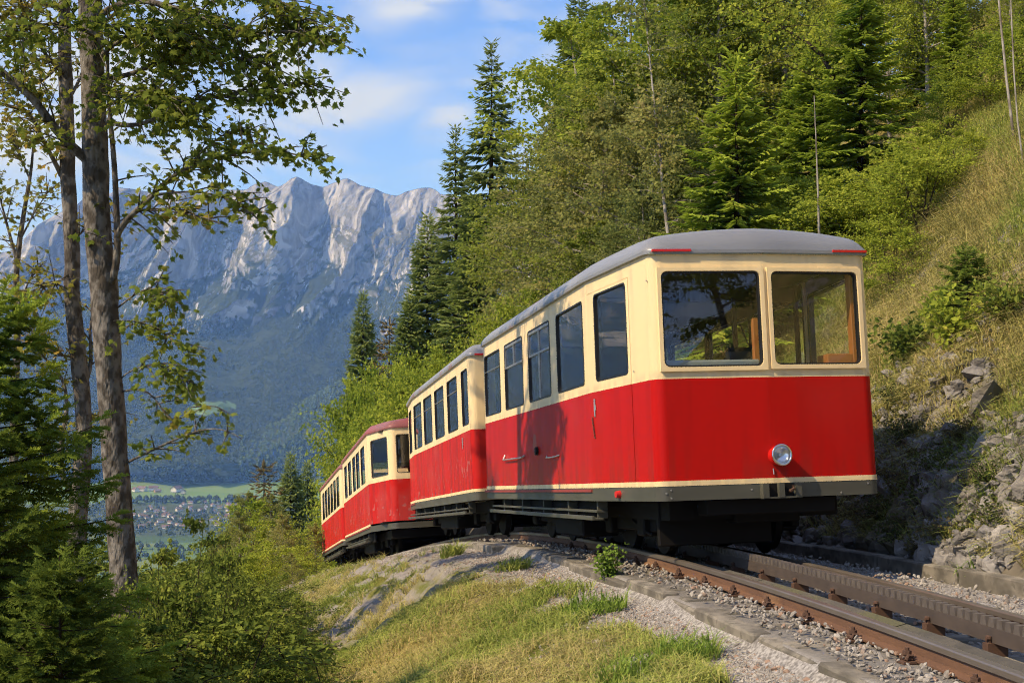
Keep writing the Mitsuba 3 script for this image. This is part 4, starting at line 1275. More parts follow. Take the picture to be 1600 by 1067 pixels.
def broadleaf(seed, H, R, base, n_limb, n_twig, n_leaf, size, kind='diamond', trunk_r=.12, lean=.3, flat=1.0, stems=1, spread=.28):
    """a broadleaved tree: (wood, crown); limbs, twigs, leaves along the twigs"""
    r = rng(seed)
    wood, crown = MB(), MB()
    for st in range(stems):
        sd = r.normal(0, 1, 3) * [lean, lean, 0]
        top = np.array([sd[0] * H * .2, sd[1] * H * .2, H * (1.0 if st == 0 else r.uniform(.7, .95))])
        if stems > 1:
            an = 2 * np.pi * st / stems + r.uniform(-.5, .5)
            top[:2] += np.array([math.cos(an), math.sin(an)]) * R * r.uniform(.25, .6)
        mid = top * .5 + r.normal(0, 1, 3) * [H * .03, H * .03, 0]
        tp = bez(np.zeros(3), mid, top, 12)
        tr = trunk_r / math.sqrt(stems) * (1 - np.linspace(0, 1, 12) ** 1.2 * .9)
        wood.tube(tp, tr, 7)
        for i in range(n_limb // stems):
            q = (i + r.random()) / (n_limb // stems)
            t = base + (1 - base) * q ** .9 * .97
            p0 = np.array([np.interp(t, np.linspace(0, 1, 12), tp[:, j]) for j in range(3)])
            rad = R * (math.sin(np.pi * min(1, (.22 + .78 * q) ** .9)) * .85 + .22) * r.uniform(.65, 1.12)
            an = i * 2.4 + r.uniform(-.6, .6)
            dirn = np.array([math.cos(an), math.sin(an), r.uniform(.1, .75) * (1 - .5 * (1 - q))])
            p2 = p0 + dirn * rad * [1, 1, flat]
            p1 = p0 + dirn * rad * .5 + [0, 0, rad * .12]
            lp = bez(p0, p1, p2, 7)
            wood.tube(lp, np.interp(t, np.linspace(0, 1, 12), tr) * .5 * (1 - np.linspace(0, .85, 7)), 5, caps=False)
            cl = r.random()
            for j in range(n_twig):
                s = r.uniform(.2, 1) ** .8
                q0 = np.array([np.interp(s, np.linspace(0, 1, 7), lp[:, c]) for c in range(3)])
                td = unit(r.normal(0, 1, 3) * [1, 1, .55] + dirn * .55)
                tl = rad * r.uniform(.18, .42) + .1
                q1 = q0 + td * tl
                if j % 3 == 0:
                    wood.tube([q0, (q0 + q1) / 2 + [0, 0, .02], q1], [.008, .006, .003], 3, caps=False)
                k = n_leaf
                u = r.uniform(.1, 1.1, k)[:, None]
                side = unit(np.cross(td, [0, 0, 1.0]))
                P = q0 + (q1 - q0) * u + side * (r.normal(0, .34 * tl, (k, 1)) * (1.15 - .6 * u)) + r.normal(0, 1, (k, 3)) * [.12, .12, .085] * tl
                leaves(crown, P, size, r, kind, out=np.broadcast_to(td + dirn * .5, (k, 3)), clump=np.full(k, cl * .5 + r.random() * .5))
    return wood, crown


def spruce(seed, H, R, whorl=.42, per=7, tw=.13, tl=.42, droop=.35, base=.04, dense=1.0, detail=1, wob=.25, tip=1.2, shape=.85):
    """a spruce: tapering trunk, tiers of boughs, each bough hung with twigs of needles"""
    r = rng(seed)
    wood, crown = MB(), MB()
    tr = .012 * H + .02
    zz = np.linspace(0, H, 14)
    wood.tube(np.column_stack([np.sin(zz * .7 + seed) * .015 * H * .15, np.cos(zz * .5) * .01 * H * .1, zz]), tr * (1 - zz / H * .97), 7)
    z = H * base
    lvl = 0
    A, B, C, U, S = [], [], [], [], []
    while z < H - .12:
        q = z / H
        rad = R * ((1 - q) ** shape) * (1 if q > .12 else .8 + 1.6 * q) + .10
        n = max(3, int(round(per * (.6 + .4 * (1 - q)))))
        for i in range(n):
            if r.random() > dense:
                continue
            an = 2 * np.pi * (i + r.uniform(-.3, .3)) / n + lvl * 1.1
            L = rad * r.uniform(1 - wob * 1.3, 1 + wob * .6)
            el = .32 * (q - .45) * 2 + r.normal(0, .08)
            d = np.array([math.cos(an), math.sin(an), 0])
            p0 = np.array([0, 0, z + r.uniform(-.5, .5) * whorl * .6])
            m = p0 + d * L * .55 + [0, 0, L * (el * .55 - droop * .28)]
            e = p0 + d * L + [0, 0, L * (el - droop * .55) + .10 * L]
            bp = bez(p0, m, e, 7)
            if L > .35:
                wood.tube(bp, max(.006, .010 * L + .004) * (1 - np.linspace(0, .8, 7)), 4, caps=False)
            k = max(3, int(L / tw))
            s = (np.arange(k) + r.uniform(.1, .9, k)) / k
            s = .10 + .90 * s
            tt = np.linspace(0, 1, 7)
            Q = np.stack([np.interp(s, tt, bp[:, c]) for c in range(3)], -1)
            lat = np.cross(d, [0, 0, 1])
            for sg_ in (-1, 1):
                ln = tl * (.35 + .65 * np.sin(np.pi * np.clip(.15 + s * .8, 0, 1))) * min(1, L / .8 + .25) * r.uniform(.7, 1.2, k)
                dv = d[None] * r.uniform(.45, 1.0, (k, 1)) + sg_ * lat[None] * r.uniform(.5, 1.0, (k, 1)) + np.array([0, 0, 1.0])[None] * (-droop * r.uniform(.2, 1.3, (k, 1)) + .05)
                A.append(Q)
                B.append(unit(dv))
                S.append(ln)
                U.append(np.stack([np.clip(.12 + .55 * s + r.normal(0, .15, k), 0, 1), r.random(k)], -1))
            # the tip shoot
            A.append(e[None] - d[None] * .05)
            B.append(unit((e - m)[None] + [0, 0, .05]))
            S.append(np.array([tl * .7]))
            U.append(np.array([[.9, .5]]))
        z += whorl * (1 - .55 * q) * r.uniform(.8, 1.2)
        lvl += 1
    # leader
    A.append(np.array([[0, 0, H - .35 * tip]]))
    B.append(np.array([[0, 0, 1.0]]))
    S.append(np.array([.4 * tip]))
    U.append(np.array([[.7, .5]]))
    A, B, S, U = np.vstack(A), np.vstack(B), np.concatenate(S), np.vstack(U)
    needles(crown, A, B, S, U, r, detail)
    return wood, crown


def needles(mb, A, B, S, U, r, detail=1):
    """needle sprays: twigs from A along B, length S. detail 1: two crossed ragged blades, 2: herringbone of needles"""
    k = len(A)
    ref = np.array([0, 0, 1.0]) + r.normal(0, .25, (k, 3))
    x = unit(np.cross(B, ref))
    z = np.cross(x, B)
    if detail == 1:
        wd = .20 * S + .03
        for ax, s in ((x, 1.0), (z, .65)):
            c1 = A + B * (S * .42)[:, None] + ax * (wd * s * .5)[:, None] - z * (S * .05)[:, None]
            c2 = A + B * (S * .55)[:, None] - ax * (wd * s * .5)[:, None] - z * (S * .05)[:, None]
            e = A + B * S[:, None] - z * (S * .10)[:, None]
            V = np.stack([A, c1, e, c2], 1).reshape(-1, 3)
            f = (np.array([[0, 1, 2], [0, 2, 3]])[None] + (np.arange(k) * 4)[:, None, None]).reshape(-1, 3)
            mb.add(V, f, np.repeat(U, 4, 0))
        return mb
    # side shoots
    big = np.flatnonzero(S > .12)
    AA, BB, SS_, UU = [A], [B], [S], [U]
    for q, sd in ((.25, 1), (.35, -1), (.5, 1), (.6, -1)):
        AA.append(A[big] + B[big] * (S[big] * q)[:, None])
        BB.append(unit(B[big] * .75 + x[big] * sd * .8 + r.normal(0, .12, (len(big), 3))))
        SS_.append(S[big] * (.62 - .4 * q) * r.uniform(.8, 1.2, len(big)))
        UU.append(np.clip(U[big] + [.12, 0], 0, 1))
    A, B, S, U = np.vstack(AA), np.vstack(BB), np.concatenate(SS_), np.vstack(UU)
    k = len(A)
    ref = np.array([0, 0, 1.0]) + r.normal(0, .25, (k, 3))
    x = unit(np.cross(B, ref))
    z = np.cross(x, B)
    n = 9
    ss = (np.arange(n) + .5) / n
    for sgn, ax, nl in ((-1, x, 1.0), (1, x, 1.0), (1, z, .7)):
        L = (.026 + .012 * r.random((k, 1))) * nl * (1 - .4 * np.abs(ss[None] - .4)) * 1.25
        P = A[:, None] + B[:, None] * (S[:, None] * ss[None])[..., None] - z[:, None] * (S[:, None] * ss[None] ** 2 * .10)[..., None]
        dv = unit(ax[:, None] * sgn * .8 + B[:, None] * .7 + r.normal(0, .18, (k, n, 3)))
        w = B[:, None] * (.0062 + .004 * (S[:, None] > .2))[..., None] * 1.1
        V = np.stack([P - w, P + w, P + dv * L[..., None]], 2).reshape(-1, 3)
        f = np.arange(len(V)).reshape(-1, 3)
        uv = np.repeat(np.repeat(np.clip(U + np.array([.15, 0]) * 0, 0, 1), n, 0), 3, 0)
        mb.add(V, f, uv)
    return mb


GROUPS = {}


def group(key, wood, crown, bark, leaf):
    d = {'type': 'shapegroup'}
    v, f, _ = wood.arrays()
    d['trunk'] = mikit.ply((v, f), bark, smooth=True)
    v, f, u = crown.arrays()
    d['crown'] = mikit.ply((v, f), leaf, uv=u)
    scene[key] = d
    GROUPS[key] = float(v[:, 2].max())


group('kind_beech', *broadleaf(1, 13, 3.4, .18, 46, 16, 24, .150, trunk_r=.17), 'bark_pale', 'leaf_beech')
group('kind_brown', *broadleaf(2, 12, 3.0, .12, 46, 16, 24, .145, trunk_r=.15), 'bark_pale', 'leaf_brown')
group('kind_bright', *broadleaf(3, 11, 3.0, .15, 40, 15, 22, .165, trunk_r=.14), 'bark_pale', 'leaf_bright')
group('kind_bush', *broadleaf(4, 4.2, 2.0, .05, 30, 14, 20, .105, trunk_r=.07, stems=3), 'bark_dark', 'leaf_bright')
group('kind_shrub', *broadleaf(5, 2.6, 1.35, .04, 34, 14, 19, .058, 'oval', trunk_r=.045, stems=4), 'bark_dark', 'leaf_shrub')
group('kind_shrub_b', *broadleaf(6, 2.8, 1.25, .08, 30, 14, 17, .062, 'oval', trunk_r=.045, stems=3, spread=.34), 'bark_dark', 'leaf_shrub')
group('kind_tall_spruce', *spruce(11, 19, 3.0, whorl=.46, per=9, tw=.075, tl=.52, droop=.55, wob=.45, dense=.82, shape=.88), 'bark_dark', 'needle_dark')
group('kind_spruce', *spruce(12, 14, 2.9, whorl=.36, per=10, tw=.08, tl=.48, droop=.35, wob=.25), 'bark_dark', 'needle_dark')
group('kind_green_spruce', *spruce(13, 10, 2.7, whorl=.34, per=10, tw=.07, tl=.46, droop=.36, wob=.42, dense=.85), 'bark_dark', 'needle_lime')
group('kind_rusty_spruce', *spruce(14, 9, 1.8, whorl=.38, per=7, tw=.11, tl=.42, droop=.3, wob=.4, dense=.85), 'bark_dark', 'needle_brown')


def pix(px, y):
    return (px - 800) / 2000 * y


def tree_at(name, kind, px, y, tip, label, cat='tree', grp=None, wide=1.0, seed=None, sink=.15):
    """an instance of a kind of tree standing y metres off, tip as high as the photograph has it"""
    x = pix(px, y)
    z0 = float(ground(x, y)) - sink
    s = max((-(tip - 533.5) / 2000 * y - z0) / GROUPS[kind], .12)
    key = fresh(name)
    rr = rng(int(px * 7 + y * 13) if seed is None else seed)
    scene[key] = {'type': 'instance', 'to_world': T().translate([x, y, z0]).rotate([0, 0, 1], float(rr.uniform(0, 360))).scale([s * wide, s * wide, s]), 'g': {'type': 'ref', 'id': kind}}
    say(key, label, cat, grp)
    return key

# ---- the wood right of and behind the train
for px_, y, tip, wd, lb in ((768, 57, 58, 1.15, 'tallest spruce behind the train, thin drooping top against the sky'), (712, 60, 192, 1.1, 'tall spruce just left of the tallest one, slightly lower top')):
    tree_at('tall_spruce', 'kind_tall_spruce', px_, y, tip, lb, wide=wd)
for px_, y, tip, wd, lb in ((567, 62, 452, .82, 'dark pointed spruce standing alone left of the tall pair'),):
    pass
tree_at('spruce', 'kind_spruce', 567, 72, 452, 'dark pointed spruce standing alone left of the tall pair', wide=.78)
tree_at('spruce', 'kind_spruce', 668, 62, 330, 'dark spruce crowded against the left of the tall pair', wide=1.0)
tree_at('spruce', 'kind_spruce', 742, 56, 300, 'broad spruce filling the gap between the tall pair', wide=1.1)
tree_at('spruce', 'kind_spruce', 640, 60, 455, 'low spruce above the roof of the third carriage', wide=1.1)
tree_at('spruce', 'kind_spruce', 905, 46, -25, 'spruce with its top cut by the upper frame, behind the leafy trees')
for px_, lb in ((1125, 'spruce standing behind the leafy trees left of the arching tree'), (1225, 'spruce behind the crown of the arching tree'), (1290, 'spruce high on the slope right of the arching tree')):
    tree_at('spruce', 'kind_spruce', px_, 48, -170, lb, wide=1.1)
tree_at('rusty_spruce', 'kind_rusty_spruce', 608, 66, 492, 'brownish thin spruce right of the lone dark spruce')
tree_at('rusty_spruce', 'kind_rusty_spruce', 412, 100, 716, 'small orange brown conifer down the slope left of the train', wide=1.3)
tree_at('spruce', 'kind_spruce', 454, 104, 704, 'taller of two dark spruces left of the last carriage', wide=.95)
tree_at('spruce', 'kind_spruce', 480, 108, 717, 'lower of two dark spruces left of the last carriage', wide=.85)
def where(px_, tip):
    """the spot, named by what stands there"""
    out = 'above the roof of the second carriage'
    for lim, nm in ((860, 'above the far end of the front carriage'), (915, 'above the middle of the front carriage'), (975, 'left of the slim pale trunk'), (1010, 'just left of the slim pale trunk'), (1055, 'at the slim pale trunk'), (1110, 'just right of the slim pale trunk'),
                    (1175, 'above the left half of the silver roof'), (1240, 'above the middle of the silver roof'), (1310, 'above the right half of the silver roof'), (1400, 'above the right corner of the silver roof'), (1490, 'at the top of the grass slope'), (1560, 'beside the dead stems'), (1605, 'at the upper right corner')):
        if px_ >= lim:
            out = nm
    return out + (', top cut off' if tip < 0 else ', tall' if tip < 180 else ', low')


def where_low(px_, tip):
    out = 'beside the left border'
    for lim, nm in ((90, 'below the slimmer maple'), (150, 'at the foot of the thicker maple'), (215, 'just right of the thicker maple'), (262, 'below the village'), (310, 'below the right part of the village'), (350, 'midway between the maples and the turf'), (390, 'near the left edge of the turf'), (428, 'at the left edge of the turf'), (465, 'closest to the last carriage')):
        if px_ >= lim:
            out = nm
    return out + (', front row' if tip > 950 else ', second row' if tip > 895 else ', back row' if tip > 850 else ', higher' if tip > 790 else ', highest')


def where_train(px_, tip):
    out = 'above the last carriage'
    for lim, nm in ((552, 'above the front end of the last carriage'), (572, 'above the rear of the third carriage'), (595, 'above the middle of the third carriage'), (620, 'above the cab of the third carriage'), (650, 'above the rear of the second carriage'), (680, 'above the middle of the second carriage'), (715, 'above the front of the second carriage'), (755, 'at the joint of the two front carriages'), (795, 'above the rear of the front carriage'), (840, 'above the front carriage windows')):
        if px_ >= lim:
            out = nm
    return out + (', taller' if tip < 570 else ', lower')


G1 = 'leafy trees massed on the slope behind the train'
LB = {'kind_beech': 'green leafy tree', 'kind_brown': 'olive brown leafy tree', 'kind_bright': 'bright yellow green tree'}
for kind, lst in {
    'kind_beech': [(1540, 42, -160), (1640, 30, -100), (1390, 30, -60), (838, 40, 250), (880, 44, 130), (985, 34, 60), (1100, 33, -70), (1230, 34, -90), (905, 30, 340), (1190, 36, 60), (1470, 36, -80), (1010, 44, -60), (1360, 40, -120)],
    'kind_brown': [(1500, 30, -120), (1610, 32, -120), (862, 36, 250), (915, 36, 130), (950, 32, 140), (1030, 30, 120), (1000, 27, 280), (890, 42, 210), (1130, 38, -40), (1560, 38, -60)],
    'kind_bright': [(1580, 28, -60), (1450, 29, -140), (1090, 36, 0), (1225, 36, 10), (960, 38, -10), (1040, 36, -60), (1300, 38, -90), (820, 34, 430), (1160, 34, -60), (1420, 36, -100), (1520, 34, -40)],
}.items():
    for px_, y, tip in lst:
        tree_at('leafy_tree', kind, px_, y, tip, LB[kind] + ' ' + where(px_, tip), grp=LB[kind] + 's above the train', wide=1.0)
for px_, y, tip, lb in ((1150, 22.5, 70, 'sunlit young spruce with layered boughs right above the silver roof'), (1345, 24, -60, 'large bright spruce with spreading boughs above the roof corner'), (1430, 30, 20, 'spruce in the upper right corner wood beside the grass slope'),
                        (1235, 30, 120, 'dark young spruce between the two bright layered ones'), (1490, 28, -20, 'bright spruce rising behind the bushes at the top of the grass slope'), (1270, 26, 60, 'bright spruce behind the thin bare upright stem')):
    tree_at('young_spruce', 'kind_green_spruce', px_, y, tip, lb, wide=1.1)
BG = 'leafy bushes along the far side of the train'
for px_, y, tip in ((543, 60, 655), (566, 56, 600), (594, 54, 575), (625, 50, 590), (655, 48, 575), (690, 46, 560), (600, 48, 640), (725, 42, 540), (760, 40, 520), (800, 36, 470), (845, 32, 440), (574, 52, 640), (556, 66, 615), (582, 64, 560), (640, 54, 545), (675, 52, 530), (615, 58, 555)):
    tree_at('bush', 'kind_bush', px_, y, tip, 'light green bush ' + where_train(px_, tip), 'bush', BG, wide=.46 if px_ < 600 else .62)
for px_, y, tip, lb in ((1400, 21.5, 215, 'bushy hazel with pale sunlit leaves right of the roof corner'), (1320, 22, 260, 'leafy bush just above the right end of the silver roof'), (1438, 20.5, 205, 'broad bush on the edge of the wood above the cab corner'), (1492, 21.5, 178, 'leafy bush at the edge of the wood left of the dead stems'), (1455, 22, 300, 'low leafy bush at the upper edge of the grass slope'),
                        (1270, 23, 270, 'leafy bush behind the middle of the silver roof'), (1210, 24, 300, 'low leafy bush behind the left half of the silver roof'), (1545, 24, 50, 'bush overhanging the top of the grass slope near the dead stems'), (1600, 23, 20, 'bush at the right border above the grass slope'), (1480, 25, 110, 'bush at the top of the grass slope left of the dead stems'), (1395, 19.5, 330, 'small bush at the foot of the wood beside the cab corner')):
    tree_at('hazel_bush', 'kind_bush', px_, y, tip, lb, 'bush', wide=1.15)
# ---- down the slope on the left
SG = 'leafy bushes on the slope below the train'
for px_, y, tip in ((470, 33, 850), (440, 36, 800), (405, 40, 775), (372, 38, 795), (340, 34, 835), (455, 27, 885), (415, 28, 840), (380, 27, 845), (350, 26, 865), (318, 30, 870), (492, 40, 815), (424, 48, 770), (300, 40, 872), (270, 34, 885), (388, 52, 765), (450, 44, 820), (360, 46, 815)):
    tree_at('slope_bush', 'kind_bush' if int(px_ + y) % 2 else 'kind_brown', px_, y, tip, 'sunlit leafy bush on the slope, ' + where_low(px_, tip), 'bush', SG, wide=.85, sink=.5)
UG = 'shrubs of the undergrowth at the lower left'
r = rng(17)
for px_, y, tip, k in ((455, 17, 925, 0), (425, 15, 945, 1), (398, 18, 890, 0), (365, 15, 900, 1), (330, 17, 890, 0), (300, 14, 905, 1), (268, 16, 895, 0), (240, 13, 915, 1), (205, 15, 900, 0), (170, 12, 905, 1), (140, 14, 890, 0), (105, 12.5, 900, 1), (70, 14, 880, 0),
                       (435, 12.6, 990, 0), (400, 11.8, 985, 1), (360, 11.5, 960, 0), (320, 11, 965, 1), (280, 10.5, 955, 0), (240, 10, 965, 1), (200, 9.6, 980, 0), (150, 9.6, 985, 1), (100, 9.4, 990, 0), (60, 9, 960, 1), (340, 22, 875, 0), (290, 21, 885, 1), (440, 22, 890, 0), (250, 20, 868, 0), (385, 10.4, 1020, 0), (300, 9.6, 1020, 1),
                       (225, 22, 862, 1), (160, 20, 850, 0), (60, 20, 850, 1)):
    tree_at('shrub', f'kind_shrub{["", "_b"][k]}', px_, y, tip, 'leafy shrub ' + where_low(px_, tip), 'shrub', UG, wide=1.2, sink=.3)
for px_, y, tip in ((236, 12, 832), (285, 14, 800), (322, 17, 822), (262, 17, 848), (305, 11.5, 852)):
    tree_at('young_shrub', 'kind_shrub_b', px_, y, tip, 'thin leafy sapling reaching up before the village, ' + {236: 'leftmost', 262: 'second', 285: 'tallest', 305: 'fourth', 322: 'rightmost'}[px_], 'sapling', 'thin saplings before the village', wide=.55, sink=.3)
# behind the photographer, seen only in the cab windows
for k, (x, y, H, kd) in enumerate(((3.5, -9, 10, 'kind_beech'), (7, -14, 13, 'kind_bright'), (0.5, -17, 13, 'kind_brown'), (10, -24, 16, 'kind_spruce'), (-5, -20, 14, 'kind_beech'), (14, -12, 9, 'kind_bright'), (4, -30, 18, 'kind_spruce'))):
    key = fresh('rear_tree')
    s = H / GROUPS[kd]
    scene[key] = {'type': 'instance', 'to_world': T().translate([x, y, float(ground(x, y)) - .2]).rotate([0, 0, 1], 50.0 * k).scale(s), 'g': {'type': 'ref', 'id': kd}}
    say(key, 'tree beside the line uphill of the view', 'tree', 'trees uphill of the view')

# ---- slender stems on the right
def stem(key, pts, r0, r1, label, twigs=0, seed=0, bark='bark_pale', leaf='leaf_brown', tlen=.6, size=.09):
    rr = rng(seed)
    say(key, label, 'tree')
    P = np.array([[pix(a, y), y, -(b - 533.5) / 2000 * y] for a, b, y in pts])
    m = MB().tube(P, np.linspace(r0, r1, len(P)), 7)
    cr = MB()
    t = np.linspace(0, 1, len(P))
    for i in range(twigs):
        s = rr.uniform(.15, 1)
        q = np.array([np.interp(s, t, P[:, c]) for c in range(3)])
        d = unit(rr.normal(0, 1, 3) * [1, 1, .4] + [0, 0, .4])
        e = q + d * tlen * rr.uniform(.4, 1.2)
        m.tube([q, (q + e) / 2 + [0, 0, .04], e], [.010, .007, .004], 4, caps=False)
        k = 60
        leaves(cr, q + (e - q) * rr.uniform(.2, 1.1, k)[:, None] + rr.normal(0, .10, (k, 3)), size, rr)
    put(f'{key}__trunk', m, bark, True, number=False)
    if twigs:
        put(f'{key}__crown', cr, leaf, uv=True, number=False)


stem('slim_tree', [(1052, 420, 23.5), (1043, 360, 23.5), (1036, 300, 23.6), (1030, 230, 23.8), (1022, 160, 24), (1012, 60, 24.2), (1004, -30, 24.4)], .040, .010, 'slim pale trunk rising behind the left end of the silver roof', 46, 4, tlen=.6)
stem('bare_stem', [(1280, 370, 21), (1278, 300, 21), (1275, 220, 21), (1272, 150, 21)], .022, .006, 'thin bare upright stem behind the silver roof', 0, 5)
stem('dead_stem', [(1590, 260, 20), (1582, 200, 20), (1572, 120, 20.2), (1562, 20, 20.4), (1556, -60, 20.5)], .026, .014, 'dead pale stem leaning in the upper right corner, left one of two', 0, 6)
stem('dead_stem_001', [(1598, 250, 19), (1590, 190, 19), (1584, 110, 19.2), (1578, -30, 19.4)], .016, .009, 'thinner dead stem at the right border, right one of two', 0, 7)
stem('leaning_tree', [(1322, 175, 24), (1308, 130, 24), (1285, 88, 24.2), (1250, 58, 24.4), (1205, 38, 24.6), (1160, 18, 25)], .06, .02, 'tree with a dark trunk arching to the left above the roof', 20, 8, bark='bark_dark', leaf='leaf_bright', tlen=1.0)

# ---- young spruces near by
def single(key, wood, crown, bark, leaf, x, y, z, label, cat, rot=0.0, s=1.0):
    M = (T().translate([x, y, z]).rotate([0, 0, 1], rot).scale(s)).matrix
    M = np.array(M)
    say(key, label, cat)
    put(f'{key}__trunk', wood, bark, True, M, number=False)
    put(f'{key}__crown', crown, leaf, False, M, True, number=False)


group('kind_near_spruce', *spruce(41, 5.4, 1.65, whorl=.22, per=9, tw=.085, tl=.30, droop=.28, detail=2, wob=.3, base=.05, shape=.8), 'bark_dark', 'needle_fresh')
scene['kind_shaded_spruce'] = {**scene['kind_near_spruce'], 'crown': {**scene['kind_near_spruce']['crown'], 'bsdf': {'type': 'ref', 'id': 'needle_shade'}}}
group('kind_sapling', *spruce(43, 1.7, .95, whorl=.13, per=8, tw=.06, tl=.24, droop=.15, detail=2, wob=.35, base=.06), 'bark_dark', 'needle_bright')


def place(key, kind, x, y, z, label, rot, s=1.0, cat='tree'):
    scene[key] = {'type': 'instance', 'to_world': T().translate([x, y, z]).rotate([0, 0, 1], rot).scale(s), 'g': {'type': 'ref', 'id': kind}}
    say(key, label, cat)


def zpix(py, y):
    return -(py - 533.5) / 2000 * y


place('near_spruce', 'kind_near_spruce', pix(-8, 8.6), 8.6, zpix(450, 8.6) - 5.4, 'young spruce with bright tips at the left border, nearest of all trees', 20)
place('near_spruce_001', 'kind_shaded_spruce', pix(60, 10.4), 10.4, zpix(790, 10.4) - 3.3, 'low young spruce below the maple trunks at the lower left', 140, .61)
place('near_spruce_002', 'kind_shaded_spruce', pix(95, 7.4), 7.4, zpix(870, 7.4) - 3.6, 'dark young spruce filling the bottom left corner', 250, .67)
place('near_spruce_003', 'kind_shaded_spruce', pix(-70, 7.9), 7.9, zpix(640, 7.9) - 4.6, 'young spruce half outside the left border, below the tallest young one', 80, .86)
_y = np.linspace(10, 30, 3000)
_h = np.argmax(ground(pix(1512, _y), _y) >= zpix(492, _y))
x, y = pix(1512, _y[_h]), float(_y[_h])
place('spruce_sapling', 'kind_sapling', x, y, float(ground(x, y)) - .02, 'small dark spruce sapling alone on the dry grass slope', 0, .50)

# ---- the maples
def hero(key, label, trunk, boughs, leaf, seed, size=.082):
    rr = rng(seed)
    say(key, label, 'tree')
    wood, cr = MB(), MB()

    def W(pp):
        P = np.array([[pix(a, y), y, -(b - 533.5) / 2000 * y] for a, b, y in pp])
        if len(P) > 3:
            t = np.linspace(0, 1, len(P))
            P = CubicSpline(t, P)(np.linspace(0, 1, len(P) * 3))
        return P
    P = W([t[:3] for t in trunk])
    rad = np.interp(np.linspace(0, 1, len(P)), np.linspace(0, 1, len(trunk)), [t[3] for t in trunk])
    # uneven trunk
    tv, tf, _ = MB().tube(P, rad, 22).arrays()
    c = P[np.clip(np.arange(len(tv)) // 22, 0, len(P) - 1)]
    k = (nfbm(tv * [9, 9, 3.5], 3, seed) - .5) * .30 + (nfbm(tv * [3, 3, 1.2], 2, seed + 3) - .5) * .22
    tv = c + (tv - c) * (1 + k[:, None])
    wood.add(tv, tf)
    for pp, r0, r1, ntw, tl, dens, spreadz in boughs:
        B = W(pp)
        wood.tube(B, np.linspace(r0, r1, len(B)), 8)
        t = np.linspace(0, 1, len(B))
        for i in range(int(ntw * .85)):
            s = .12 + .9 * rr.random() ** .8
            s = min(s, 1)
            q = np.array([np.interp(s, t, B[:, c_]) for c_ in range(3)])
            j = min(int(s * (len(B) - 1)), len(B) - 2)
            fw = unit(B[j + 1] - B[j])
            d = unit(rr.normal(0, 1, 3) * [1, 1, .6] + fw * .8 + [0, 0, .12])
            L = tl * rr.uniform(.4, 1.25) * (1 - .28 * s)
            e = q + d * L + [0, 0, -.10 * L]
            mid = (q + e) / 2 + [0, 0, .10 * L]
            wood.tube(bez(q, mid, e, 4), [.009, .007, .005, .003], 4, caps=False)
            n = int(dens * .78 * rr.uniform(.5, 1.3))
            u = rr.uniform(.25, 1.08, n)[:, None]
            LP = (1 - u) ** 2 * q + 2 * u * (1 - u) * mid + u * u * e
            side = unit(np.cross(d, [0, 0, 1.0]))
            LP = LP + side * rr.normal(0, .13 * L + .03, (n, 1)) + rr.normal(0, .035, (n, 3)) + np.array([0, 0, -.03])
            leaves(cr, LP, size, rr, 'maple', out=np.broadcast_to(d, (n, 3)), up=1.1, droop=.55, clump=np.full(n, rr.random()))
    put(f'{key}__trunk', wood, 'bark_maple', True, number=False)
    put(f'{key}__crown', cr, leaf, uv=True, number=False)


